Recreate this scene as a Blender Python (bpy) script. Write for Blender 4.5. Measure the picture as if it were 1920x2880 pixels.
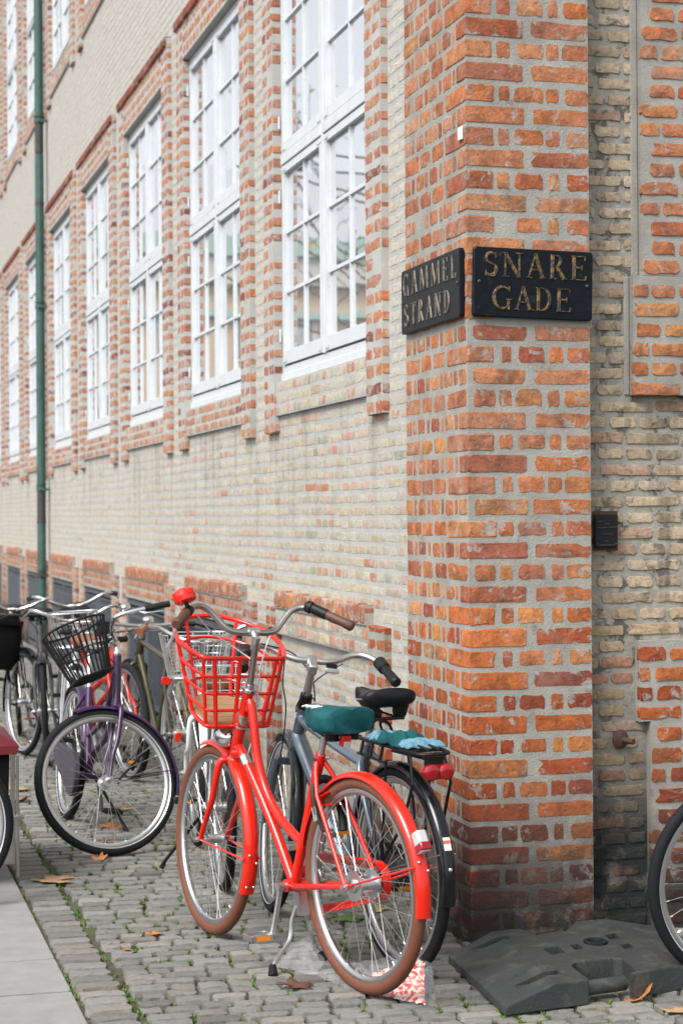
import bpy, math, random
import numpy as np
from mathutils import Matrix, Vector, noise as mnoise

# ------------------------------------------------------------------ camera, sky, sun, exposure
scn = bpy.context.scene
for o in list(bpy.data.objects): bpy.data.objects.remove(o)
COL = scn.collection
H = 1.56
TH = math.atan(1440/5300.)
cam = bpy.data.cameras.new('camera'); camo = bpy.data.objects.new('camera', cam); COL.objects.link(camo)
fwd = Vector((math.sin(TH), math.cos(TH), 0)); right = Vector((math.cos(TH), -math.sin(TH), 0)); up = Vector((0, 0, 1))
pt = math.atan(5/5300.); rl = math.atan(.0068)
f2 = fwd*math.cos(pt)+up*math.sin(pt); u2 = up*math.cos(pt)-fwd*math.sin(pt)
# picture content is turned slightly anticlockwise: the camera is turned clockwise by the same angle
r3 = right*math.cos(rl)-u2*math.sin(rl); u3 = u2*math.cos(rl)+right*math.sin(rl)
camo.matrix_world = Matrix(((r3.x, u3.x, -f2.x, 0), (r3.y, u3.y, -f2.y, 0), (r3.z, u3.z, -f2.z, H), (0, 0, 0, 1)))
cam.sensor_fit = 'VERTICAL'; cam.sensor_height = 36; cam.lens = 5300/2880.*36
cam.clip_start = .05; cam.clip_end = 1500
cam.dof.use_dof = True; cam.dof.focus_distance = 6.6; cam.dof.aperture_fstop = 5.0
scn.camera = camo

SUN_EL, SUN_AZ = math.radians(50), math.radians(-127)   # azimuth from +Y towards +X
w = bpy.data.worlds.new('World'); scn.world = w; w.use_nodes = True
nt = w.node_tree; bg = nt.nodes['Background']
sky = nt.nodes.new('ShaderNodeTexSky'); sky.sky_type = 'NISHITA'; sky.sun_disc = False
sky.sun_elevation = SUN_EL; sky.sun_rotation = SUN_AZ; sky.air_density = 1.0; sky.dust_density = 3.0; sky.ozone_density = 1.0
hs = nt.nodes.new('ShaderNodeHueSaturation'); hs.inputs['Saturation'].default_value = .20
nt.links.new(sky.outputs[0], hs.inputs['Color']); nt.links.new(hs.outputs[0], bg.inputs['Color'])
bg.inputs['Strength'].default_value = .105
sun = bpy.data.lights.new('sun', 'SUN'); sun.energy = 1.5; sun.angle = math.radians(28); sun.color = (1, .985, .945)
suno = bpy.data.objects.new('sun', sun); COL.objects.link(suno)
sd = Vector((math.sin(SUN_AZ)*math.cos(SUN_EL), math.cos(SUN_AZ)*math.cos(SUN_EL), math.sin(SUN_EL)))
suno.rotation_euler = sd.to_track_quat('Z', 'Y').to_euler()
scn.view_settings.view_transform = 'Standard'; scn.view_settings.look = 'None'
scn.view_settings.exposure = 1.22; scn.view_settings.gamma = 1.0; scn.view_settings.use_curve_mapping = False

RNG = np.random.default_rng(7); R = random.Random(11)

# ------------------------------------------------------------------ picture-size estimate (only to choose which pieces are single objects)
def project(P):
    P = np.atleast_2d(np.asarray(P, float)); v = P-np.array([0, 0, H])
    d = v@np.array(f2); return 960+5300*(v@np.array(r3))/d, 1440-5300*(v@np.array(u3))/d, d

# ------------------------------------------------------------------ materials
MATS = {}
def nmat(name, base, rough=.6, metal=0., coat=0., bump=0., bscale=40., var=0., vscale=12., tone=False, spec=.5,
         smear=None, dirt=None, spots=None, alpha=None, sheen=0., trans=0., wash=None, streak=None, burn=0.):
    m = bpy.data.materials.new(name); m.use_nodes = True; t = m.node_tree; N = t.nodes; L = t.links
    b = N['Principled BSDF']; b.inputs['Roughness'].default_value = rough; b.inputs['Metallic'].default_value = metal
    b.inputs['Coat Weight'].default_value = coat; b.inputs['Coat Roughness'].default_value = .06
    b.inputs['Specular IOR Level'].default_value = spec
    if trans: b.inputs['Transmission Weight'].default_value = trans
    g = N.new('ShaderNodeNewGeometry'); pos = g.outputs['Position']
    def rgb(c): n = N.new('ShaderNodeRGB'); n.outputs[0].default_value = (*c, 1); return n.outputs[0]
    def noi(s, d=4, r=.6, dist=0.):
        n = N.new('ShaderNodeTexNoise'); n.inputs['Scale'].default_value = s; n.inputs['Detail'].default_value = d
        n.inputs['Roughness'].default_value = r; n.inputs['Distortion'].default_value = dist; L.new(pos, n.inputs['Vector']); return n.outputs['Fac']
    def ramp(src, lo, hi, a=0., z=1.):
        n = N.new('ShaderNodeMapRange'); n.inputs[1].default_value = lo; n.inputs[2].default_value = hi
        n.inputs[3].default_value = a; n.inputs[4].default_value = z; L.new(src, n.inputs[0]); return n.outputs[0]
    def mix(f, a, c, mode='MIX'):
        n = N.new('ShaderNodeMix'); n.data_type = 'RGBA'; n.blend_type = mode
        if isinstance(f, (int, float)): n.inputs[0].default_value = f
        else: L.new(f, n.inputs[0])
        for s, k in ((a, 6), (c, 7)):
            if isinstance(s, tuple): n.inputs[k].default_value = (*s, 1)
            else: L.new(s, n.inputs[k])
        return n.outputs[2]
    def mth(op, a, c):
        n = N.new('ShaderNodeMath'); n.operation = op
        for i, s in enumerate((a, c)):
            if isinstance(s, (int, float)): n.inputs[i].default_value = s
            else: L.new(s, n.inputs[i])
        n.use_clamp = True; return n.outputs[0]
    c = rgb(base)
    if tone:
        at = N.new('ShaderNodeAttribute'); at.attribute_name = 'tone'; oi = N.new('ShaderNodeObjectInfo')
        c = mix(1., at.outputs['Color'], oi.outputs['Color'], 'MULTIPLY')
    if var:
        c = mix(ramp(noi(vscale), .3, .7, 0, 1), c, mix(1., c, (1-var, 1-var, 1-var), 'MULTIPLY'))
    if spots:      # (scale, threshold, colour)
        c = mix(ramp(noi(spots[0], 3, .5), spots[1], spots[1]+.05), c, spots[2])
    if smear:      # mortar smeared over the face: (scale, lo, hi, colour, strength)
        c = mix(mth('MULTIPLY', ramp(noi(smear[0], 6, .7, .4), smear[1], smear[2]), smear[4]), c, smear[3])
    if burn:       # uneven firing and soot on single bricks
        c = mix(ramp(noi(14, 5, .65), .47, .66, 0, burn), c, (.10, .045, .03))
    if wash:       # lime bloom in broad patches
        c = mix(mth('MULTIPLY', ramp(noi(wash[0], 6, .65), wash[1], wash[2]), wash[4]), c, wash[3])
    if streak:     # rain streaks under the sills: stretched noise
        mp = N.new('ShaderNodeMapping'); mp.inputs['Scale'].default_value = (9, 9, .8); L.new(pos, mp.inputs[0]); tn = N.new('ShaderNodeTexNoise'); tn.inputs['Scale'].default_value = 1.; tn.inputs['Detail'].default_value = 5; L.new(mp.outputs[0], tn.inputs['Vector'])
        sz = N.new('ShaderNodeSeparateXYZ'); L.new(pos, sz.inputs[0]); k1 = ramp(sz.outputs['Z'], streak[4], streak[5]); k2 = ramp(sz.outputs['Z'], streak[6], streak[6]+.06, 1, 0)
        c = mix(mth('MULTIPLY', mth('MULTIPLY', ramp(tn.outputs['Fac'], streak[0], streak[1]), mth('MULTIPLY', k1, k2)), streak[3]), c, streak[2])
    if dirt:       # street grime at the foot of the wall: list of (top z, soft, colour, amount)
        sx = N.new('ShaderNodeSeparateXYZ'); L.new(pos, sx.inputs[0])
        for (zt, soft, dc, am) in dirt:
            zz = mth('ADD', ramp(sx.outputs['Z'], zt-soft, zt+soft, 1, 0), 0.)
            nn = ramp(noi(7, 5, .7), .30, .62); f = mth('MULTIPLY', mth('MULTIPLY', zz, mth('ADD', nn, .35)), am)
            c = mix(f, c, dc)
    L.new(c, b.inputs['Base Color'])
    if bump:
        bp = N.new('ShaderNodeBump'); bp.inputs['Strength'].default_value = bump; bp.inputs['Distance'].default_value = .004
        L.new(noi(bscale, 8, .65), bp.inputs['Height']); L.new(bp.outputs[0], b.inputs['Normal'])
    if alpha is not None: b.inputs['Alpha'].default_value = alpha
    MATS[name] = m; return m

MORTAR = (.37, .36, .325)
GRIME = [(.50, .22, (.08, .05, .04), .55), (.27, .17, (.018, .020, .022), .86)]
nmat('brick_red', (.5, .15, .06), .92, bump=1., bscale=85, var=.42, vscale=38, tone=True, spec=.12, burn=.55,
     smear=(19, .56, .63, (.36, .35, .32), .80), spots=(130, .66, (.12, .04, .025)), dirt=GRIME, wash=(2.2, .55, .72, (.42, .33, .28), .45))
nmat('brick_surround', (.5, .15, .06), .92, bump=1., bscale=85, var=.35, vscale=38, tone=True, spec=.12, burn=.35,
     smear=(17, .52, .61, (.40, .38, .35), .80), dirt=GRIME)
nmat('brick_yellow', (.6, .5, .3), .92, bump=1., bscale=100, var=.30, vscale=32, tone=True, spec=.12,
     smear=(15, .52, .62, (.435, .43, .40), .75), dirt=[(.5, .3, (.13, .11, .09), .5)], wash=(1.3, .46, .66, (.465, .455, .425), .40),
     streak=(.50, .66, (.20, .19, .175), .45, 1.2, 1.95, 2.1))
nmat('brick_strip', (.5, .4, .25), .92, bump=1., bscale=90, var=.35, vscale=50, tone=True, spec=.12,
     smear=(24, .54, .64, (.09, .09, .08), .75), dirt=[(.75, .3, (.07, .065, .055), .7), (.42, .12, (.025, .03, .03), .97)], streak=(.54, .66, (.09, .08, .06), .65, .9, 1.3, 4.5))
nmat('mortar', MORTAR, .95, bump=1., bscale=120, var=.30, vscale=7, spec=.1, dirt=GRIME, spots=(16, .66, (.24, .225, .20)), wash=(30, .55, .7, (.28, .26, .23), .5))
nmat('mortar_strip', (.37, .35, .305), .95, bump=1., bscale=80, var=.3, vscale=20, spec=.1, smear=(11, .52, .60, (.08, .08, .07), .85),
     dirt=[(.75, .3, (.07, .065, .055), .7), (.45, .12, (.025, .028, .028), .97)])
nmat('mortar_pale', (.455, .450, .425), .95, bump=.8, bscale=120, var=.20, vscale=6, spec=.1, dirt=[(.5, .3, (.12, .11, .09), .5)], streak=(.50, .66, (.20, .19, .175), .45, 1.2, 1.95, 2.1))
nmat('white_paint', (.58, .605, .63), .5, var=.10, vscale=9, bump=.3, bscale=60, spots=(75, .685, (.33, .32, .30)))
nmat('white_gloss', (.80, .81, .80), .25, coat=.5)
nmat('sett', (.3, .3, .28), .85, bump=.9, bscale=140, var=.28, vscale=60, tone=True, spec=.25, smear=(5, .55, .7, (.20, .19, .16), .5))
nmat('joint_soil', (.115, .105, .08), .95, bump=1., bscale=90, var=.5, vscale=30, smear=(9, .5, .6, (.075, .11, .03), .8), spec=.1)
nmat('slab', (.285, .285, .275), .8, bump=.7, bscale=160, var=.22, vscale=9, wash=(3.5, .5, .7, (.20, .20, .19), .5), spec=.25, tone=False, spots=(260, .63, (.25, .25, .25)))
nmat('asphalt', (.055, .055, .055), .9, bump=.8, bscale=120, var=.2)
nmat('moss', (.09, .20, .03), .8, var=.5, vscale=25, tone=True)
nmat('copper_green', (.048, .115, .098), .55, var=.35, vscale=14, bump=.3, metal=.1)
nmat('dark_iron', (.05, .052, .055), .6, var=.4, vscale=30, bump=.5)
nmat('rust', (.09, .045, .03), .8, var=.5, vscale=60, bump=.8)
nmat('tan_wood', (.42, .24, .12), .6, var=.25, vscale=30, bump=.3)
nmat('grille', (.085, .096, .11), .6, spec=.3, var=.25, vscale=20)
nmat('grille_back', (.012, .013, .015), .8)
nmat('sign_black', (.003, .006, .010), .42, spec=.22, var=.5, vscale=30, bump=.35, bscale=60, smear=(24, .60, .72, (.05, .04, .03), .5))
nmat('sign_gold', (.20, .12, .045), .5, metal=.25, bump=.8, bscale=160, smear=(55, .46, .52, (.022, .026, .028), .9))
nmat('sign_dull', (.15, .13, .10), .5, metal=.3, bump=.8, bscale=160, smear=(40, .50, .60, (.03, .034, .038), .9))
nmat('red_paint', (.64, .012, .003), .24, coat=.45, spec=.35, var=.10, vscale=18, spots=(160, .74, (.25, .02, .015)))
nmat('red_enamel', (.68, .015, .004), .25, coat=.45, spec=.35, var=.08, vscale=14, spots=(190, .73, (.30, .06, .04)))
nmat('dark_red_paint', (.42, .008, .010), .3, coat=.7)
nmat('grey_paint', (.12, .16, .20), .32, metal=.5, coat=.8)
nmat('purple_paint', (.036, .008, .055), .32, coat=.45, spec=.35)
nmat('purple_case', (.040, .030, .048), .5, var=.3)
nmat('olive_paint', (.075, .07, .035), .35, metal=.6, coat=.5)
nmat('silver_paint', (.50, .52, .54), .35, metal=.6, coat=.4)
nmat('black_paint', (.005, .006, .008), .25, coat=.35, spec=.3)
nmat('black_plastic', (.007, .0075, .0085), .5, spec=.3)
nmat('black_leather', (.005, .005, .006), .45, spec=.3)
nmat('black_rubber', (.009, .0105, .0125), .75, spec=.22, bump=.5, bscale=160)
nmat('brown_rubber', (.155, .050, .026), .75, bump=.5, bscale=180, var=.15, vscale=60)
nmat('brown_grip', (.085, .035, .024), .55)
nmat('brown_leather', (.20, .065, .025), .45)
nmat('chrome', (.72, .72, .72), .16, metal=1.)
nmat('alloy', (.62, .63, .64), .34, metal=1., var=.1)
nmat('stem_steel', (.45, .43, .40), .3, metal=1., var=.2)
nmat('spoke_steel', (.6, .6, .58), .3, metal=.9)
nmat('cable', (.55, .55, .53), .5)
nmat('teal_cloth', (.005, .085, .095), .75, spec=.25, bump=1., bscale=34, var=.25, vscale=20, sheen=.3)
nmat('pale_blue_cloth', (.10, .23, .30), .6, bump=.8, bscale=30)
nmat('floral', (.6, .45, .6), .6, spots=(60, .5, (.75, .72, .75)))
nmat('red_lens', (.28, .003, .008), .12, coat=.5)
nmat('clear_lens', (.55, .55, .55), .1, coat=.6, metal=.2)
nmat('amber', (.75, .25, .02), .25)
nmat('yellow_reflector', (.8, .5, .03), .25)
nmat('maroon_cover', (.13, .008, .016), .55, bump=.5, bscale=12)
nmat('black_canvas', (.004, .004, .005), .8, spec=.15)
nmat('rubber_foot', (.044, .049, .050), .58, spec=.4, bump=.8, bscale=60, var=.35, vscale=9, smear=(11, .52, .66, (.10, .10, .08), .6), spots=(170, .69, (.16, .16, .14)))
nmat('terracotta', (.38, .13, .06), .8)
nmat('leaf_green', (.05, .12, .02), .6)
nmat('leaf_orange', (.50, .19, .055), .7, var=.35, vscale=80)
nmat('leaf_tan', (.46, .28, .15), .75, var=.3, vscale=80)
nmat('leaf_brown', (.14, .055, .03), .85, var=.4, vscale=80)
nmat('leaf_yellow', (.42, .33, .10), .7, var=.3, vscale=80)
nmat('paper', (.75, .74, .72), .7)
nmat('ink_red', (.6, .12, .05), .6)
nmat('room', (.62, .59, .55), .9, var=.15, vscale=1.5)
nmat('curtain', (.55, .54, .50), .9)
nmat('ochre_plaster', (.55, .42, .30), .9, var=.15, vscale=.3)
nmat('stone_pale', (.5, .48, .43), .9)
nmat('roof_tile', (.34, .34, .36), .9)
nmat('window_dark', (.22, .22, .21), .2)
nmat('pale_copper', (.30, .42, .36), .8)
nmat('bark', (.06, .05, .04), .9)
nmat('sticker_white', (.7, .66, .6), .5)

def glass_mat(name, tint, ior, wav):
    m = bpy.data.materials.new(name); m.use_nodes = True; t = m.node_tree; N = t.nodes; L = t.links
    N.remove(N['Principled BSDF']); out = N['Material Output']
    tr = N.new('ShaderNodeBsdfTransparent'); tr.inputs[0].default_value = (*tint, 1)
    gl = N.new('ShaderNodeBsdfGlossy'); gl.inputs['Roughness'].default_value = .015; gl.inputs['Color'].default_value = (.97, .98, 1, 1)
    fr0 = N.new('ShaderNodeLayerWeight'); fr0.inputs['Blend'].default_value = .5; fr = N.new('ShaderNodeMapRange'); fr.inputs[3].default_value = .06; fr.inputs[4].default_value = ior; L.new(fr0.outputs['Facing'], fr.inputs[0])
    no = N.new('ShaderNodeTexNoise'); no.inputs['Scale'].default_value = 2.2; no.inputs['Detail'].default_value = 2
    g = N.new('ShaderNodeNewGeometry'); L.new(g.outputs['Position'], no.inputs['Vector'])
    bp = N.new('ShaderNodeBump'); bp.inputs['Strength'].default_value = wav; bp.inputs['Distance'].default_value = .01
    L.new(no.outputs['Fac'], bp.inputs['Height']); L.new(bp.outputs[0], gl.inputs['Normal'])
    df = N.new('ShaderNodeBsdfDiffuse'); df.inputs[0].default_value = (.62, .65, .66, 1); m0 = N.new('ShaderNodeMixShader'); m0.inputs[0].default_value = .45; L.new(tr.outputs[0], m0.inputs[1]); L.new(df.outputs[0], m0.inputs[2])
    mx = N.new('ShaderNodeMixShader'); L.new(fr.outputs[0], mx.inputs[0]); L.new(m0.outputs[0], mx.inputs[1]); L.new(gl.outputs[0], mx.inputs[2])
    L.new(mx.outputs[0], out.inputs[0]); MATS[name] = m; return m
glass_mat('window_glass', (.86, .88, .87), 1.0, .06)
def film_mat(name, col, a):
    m = bpy.data.materials.new(name); m.use_nodes = True; t = m.node_tree; b = t.nodes['Principled BSDF']
    b.inputs['Base Color'].default_value = (*col, 1); b.inputs['Roughness'].default_value = .18; b.inputs['Alpha'].default_value = a
    n = t.nodes.new('ShaderNodeTexNoise'); n.inputs['Scale'].default_value = 24; bp = t.nodes.new('ShaderNodeBump'); bp.inputs['Strength'].default_value = .8
    t.links.new(n.outputs['Fac'], bp.inputs['Height']); t.links.new(bp.outputs[0], b.inputs['Normal']); MATS[name] = m
film_mat('clear_film', (.8, .82, .85), .13)
nmat('floral_print', (.62, .06, .06), .45, spots=(62, .47, (.70, .60, .52)), bump=.5, bscale=30)

# ------------------------------------------------------------------ mesh helpers
def nrm(v): v = np.asarray(v, float); return v/(np.linalg.norm(v)+1e-12)
def catmull(P, k=6, closed=False):
    P = [np.asarray(p, float) for p in P]; n = len(P); out = []
    rng = range(n if closed else n-1)
    for i in rng:
        p0 = P[(i-1) % n] if closed or i > 0 else 2*P[0]-P[1]
        p1 = P[i]; p2 = P[(i+1) % n]
        p3 = P[(i+2) % n] if closed or i+2 < n else 2*P[-1]-P[-2]
        for j in range(k):
            t = j/k; out.append(.5*((2*p1)+(-p0+p2)*t+(2*p0-5*p1+4*p2-p3)*t*t+(-p0+3*p1-3*p2+p3)*t**3))
    if not closed: out.append(P[-1])
    return out
class M:
    def __init__(s): s.v = []; s.f = []; s.mi = []; s.cur = 0
    def add(s, V, F):
        b = len(s.v); s.v += [tuple(float(c) for c in p) for p in V]; s.f += [tuple(i+b for i in f) for f in F]; s.mi += [s.cur]*len(F); return s
    def tube(s, P, r, n=8, cap=True, closed=False, flat=1., up=None):
        P = [np.asarray(p, float) for p in P]; m = len(P); rr = r if hasattr(r, '__len__') else [r]*m
        T = []
        for i in range(m):
            a = P[(i-1) % m] if (closed or i > 0) else P[i]; b = P[(i+1) % m] if (closed or i < m-1) else P[i]; T.append(nrm(b-a))
        ref = np.array(up, float) if up is not None else (np.array([0, 0, 1.]) if abs(T[0][2]) < .9 else np.array([1., 0, 0]))
        u = nrm(np.cross(ref, T[0])); V = []
        for i in range(m):
            if up is not None: u = nrm(np.cross(ref, T[i])) if abs(np.dot(ref, T[i])) < .999 else u
            else: u = nrm(u-np.dot(u, T[i])*T[i])
            v = np.cross(T[i], u)
            for k in range(n):
                a = 2*math.pi*k/n; V.append(P[i]+rr[i]*(math.cos(a)*u+math.sin(a)*v*flat))
        F = []
        for i in range(m if closed else m-1):
            for k in range(n):
                a, b = i*n+k, i*n+(k+1) % n; c, d = ((i+1) % m)*n+(k+1) % n, ((i+1) % m)*n+k; F.append((a, b, c, d))
        if cap and not closed: F.append(tuple(range(n-1, -1, -1))); F.append(tuple((m-1)*n+k for k in range(n)))
        return s.add(V, F)
    def box(s, a, b):
        (x0, y0, z0), (x1, y1, z1) = a, b
        V = [(x0, y0, z0), (x1, y0, z0), (x1, y1, z0), (x0, y1, z0), (x0, y0, z1), (x1, y0, z1), (x1, y1, z1), (x0, y1, z1)]
        return s.add(V, [(0, 3, 2, 1), (4, 5, 6, 7), (0, 1, 5, 4), (1, 2, 6, 5), (2, 3, 7, 6), (3, 0, 4, 7)])
    def obox(s, c, X, Y, Z):
        c, X, Y, Z = map(lambda q: np.asarray(q, float), (c, X, Y, Z))
        V = [c+sx*X+sy*Y+sz*Z for sz in (-1, 1) for sx, sy in ((-1, -1), (1, -1), (1, 1), (-1, 1))]
        return s.add(V, [(0, 3, 2, 1), (4, 5, 6, 7), (0, 1, 5, 4), (1, 2, 6, 5), (2, 3, 7, 6), (3, 0, 4, 7)])
    def prism(s, poly, z0, z1):
        n = len(poly); V = [(x, y, z0) for x, y in poly]+[(x, y, z1) for x, y in poly]
        return s.add(V, [tuple(range(n-1, -1, -1)), tuple(range(n, 2*n))]+[(i, (i+1) % n, n+(i+1) % n, n+i) for i in range(n)])
    def sweep_y(s, prof, c, a0, a1, n, closed=False):   # profile (radius, y) swept round the y axis through c
        k = len(prof); V = []
        m = n if closed else n+1
        for i in range(m):
            a = a0+(a1-a0)*i/n; ca, sa = math.cos(a), math.sin(a)
            for (r, y) in prof: V.append((c[0]+r*ca, c[1]+y, c[2]+r*sa))
        F = []
        for i in range(n):
            j = (i+1) % m if closed else i+1
            for q in range(k): F.append((i*k+q, i*k+(q+1) % k, j*k+(q+1) % k, j*k+q))
        if not closed: F.append(tuple(range(k-1, -1, -1))); F.append(tuple((m-1)*k+q for q in range(k)))
        return s.add(V, F)
    def loft(s, rings, cap=True):
        k = len(rings[0]); V = [p for r in rings for p in r]; F = []
        for i in range(len(rings)-1):
            for q in range(k): F.append((i*k+q, i*k+(q+1) % k, (i+1)*k+(q+1) % k, (i+1)*k+q))
        if cap: F.append(tuple(range(k-1, -1, -1))); F.append(tuple((len(rings)-1)*k+q for q in range(k)))
        return s.add(V, F)
    def ball(s, c, rx, ry=None, rz=None, n=12, m=8):
        ry = ry or rx; rz = rz or rx; V = [(c[0], c[1], c[2]-rz)]; F = []
        for i in range(1, m):
            t = -math.pi/2+math.pi*i/m
            for k in range(n): a = 2*math.pi*k/n; V.append((c[0]+rx*math.cos(t)*math.cos(a), c[1]+ry*math.cos(t)*math.sin(a), c[2]+rz*math.sin(t)))
        V.append((c[0], c[1], c[2]+rz)); top = len(V)-1
        for k in range(n):
            F.append((0, 1+(k+1) % n, 1+k)); F.append((top, 1+(m-2)*n+k, 1+(m-2)*n+(k+1) % n))
            for i in range(m-2): a = 1+i*n; F.append((a+k, a+(k+1) % n, a+n+(k+1) % n, a+n+k))
        return s.add(V, F)
    def build(s, name, mat, parent=None, smooth=True, xf=None, bevel=0., auto=40, kind=None, label=None):
        V = np.array(s.v)
        if xf is not None: V = xf(V)
        me = bpy.data.meshes.new(name); me.from_pydata(V.tolist(), [], s.f)
        mats = mat if isinstance(mat, (list, tuple)) else [mat]
        for q in mats: me.materials.append(MATS[q] if isinstance(q, str) else q)
        if len(mats) > 1: me.polygons.foreach_set('material_index', s.mi)
        if smooth:
            me.polygons.foreach_set('use_smooth', [True]*len(me.polygons))
            try: me.set_sharp_from_angle(angle=math.radians(auto))
            except Exception: pass
        me.update(); o = bpy.data.objects.new(name, me); COL.objects.link(o)
        if parent is not None: o.parent = parent
        if bevel:
            b = o.modifiers.new('bevel', 'BEVEL'); b.width = bevel; b.segments = 2; b.limit_method = 'ANGLE'; b.angle_limit = math.radians(35)
        if kind: o['kind'] = kind
        if label: o['label'] = label
        return o
def empty(name, loc=(0, 0, 0), rot=(0, 0, 0)):
    o = bpy.data.objects.new(name, None); COL.objects.link(o); o.location = loc; o.rotation_euler = rot; o.empty_display_size = .1; return o
def tag(o, label, cat, group=None):
    o['label'] = label; o['category'] = cat
    if group: o['group'] = group
    return o
def structure(o): o['kind'] = 'structure'; return o

# ------------------------------------------------------------------ unit pieces (brick faces, setts): local x along, z up, front at y=-1
def piece_variant(seed, asp, deep, jit=1., npts=10, fan=True):
    r = random.Random(seed)
    j = lambda s: r.uniform(-s, s)*jit
    jx, jz = .022/asp*2.0, .062
    cx = .07/asp*1.6; cz = .20
    cs = [r.uniform(.35, 1.5) for _ in range(4)]
    px_ = max(.5/asp, .10)
    def rr_(k): return .9+.9*cs[k]*.6
    top = [(-.5+cx*cs[3], .5), (-.25, .5), (0, .5), (.25, .5), (.5-cx*cs[2], .5)]
    bot = [(.5-cx*cs[1], -.5), (.25, -.5), (0, -.5), (-.25, -.5), (-.5+cx*cs[0], -.5)]
    if npts == 8: top = [top[0], top[2], top[4]]; bot = [bot[0], bot[4]]
    O = bot[::-1]+[(.5, -.5+cz*cs[1]), (.5, .5-cz*cs[2])]+top[::-1]+[(-.5, .5-cz*cs[3]), (-.5, -.5+cz*cs[0])]
    O = [(x+j(jx), z+j(jz)) for x, z in O]
    if npts != 8 and r.random() < .30:      # a chipped or smeared edge
        k = r.randrange(len(O)); O[k] = (O[k][0]*.82, O[k][1]*.60)
    ins_x, ins_z = .035/asp*1.3, .075
    I = [(x*(1-2*ins_x), z*(1-2*ins_z)) for x, z in O]
    n = len(O); V = [(x, 0., z) for x, z in O]; F = []
    last = 0
    if deep:
        V += [(x, -.88, z) for x, z in O]; F += [(i, (i+1) % n, n+(i+1) % n, n+i) for i in range(n)]; last = n
    V += [(x, -1.+r.uniform(0, .05 if deep else .14), z) for x, z in I]
    F += [(last+i, last+(i+1) % n, last+n+(i+1) % n, last+n+i) for i in range(n)]
    b = last+n
    if fan: V.append((j(.1), -1.0-(.02 if deep else .06), j(.1))); c = len(V)-1; F += [(b+i, b+(i+1) % n, c) for i in range(n)]
    else: F.append(tuple(b+i for i in range(n)))
    return np.array(V), F
def box_variant(seed, jit=1.):   # whole rounded brick seen on two faces
    r = random.Random(seed); V = []; idx = {}; F = []
    g = [-.5, -.42, 0., .42, .5]
    def vid(i, j, k):
        if (i, j, k) not in idx:
            x, y, z = g[i], g[j], g[k]
            e = sum(abs(q) > .49 for q in (x, y, z))
            s = 1. if e < 2 else (.985 if e == 2 else .96)
            idx[(i, j, k)] = len(V); V.append((x*s+r.uniform(-.006, .006)*jit, y*s+r.uniform(-.008, .008)*jit, z*s+r.uniform(-.035, .035)*jit))
        return idx[(i, j, k)]
    for a in range(4):
        for c in range(4):
            F.append((vid(a, 0, c), vid(a+1, 0, c), vid(a+1, 0, c+1), vid(a, 0, c+1)))   # front (-y)
            F.append((vid(0, a+1, c), vid(0, a, c), vid(0, a, c+1), vid(0, a+1, c+1)))   # -x
    for a in range(4):
        for c in range(4):
            F.append((vid(a, c, 4), vid(a+1, c, 4), vid(a+1, c+1, 4), vid(a, c+1, 4))); F.append((vid(a, c+1, 0), vid(a+1, c+1, 0), vid(a+1, c, 0), vid(a, c, 0)))
    return np.array(V), F
VAR = {}
for cls, asp, deep in (('ST', 3.4, 0), ('HD', 1.7, 0), ('SD', 3.4, 1), ('HH', 1.7, 1), ('SQ', 1., 0)):
    VAR[cls] = [piece_variant(hash((cls, i)) % 99991 if False else 100*len(VAR)+i, asp, deep) for i in range(12)]
VAR['FAR'] = [piece_variant(900+i, 2.2, 0, 1., 8, False) for i in range(8)]
VAR['CB'] = [box_variant(700+i) for i in range(8)]

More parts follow.
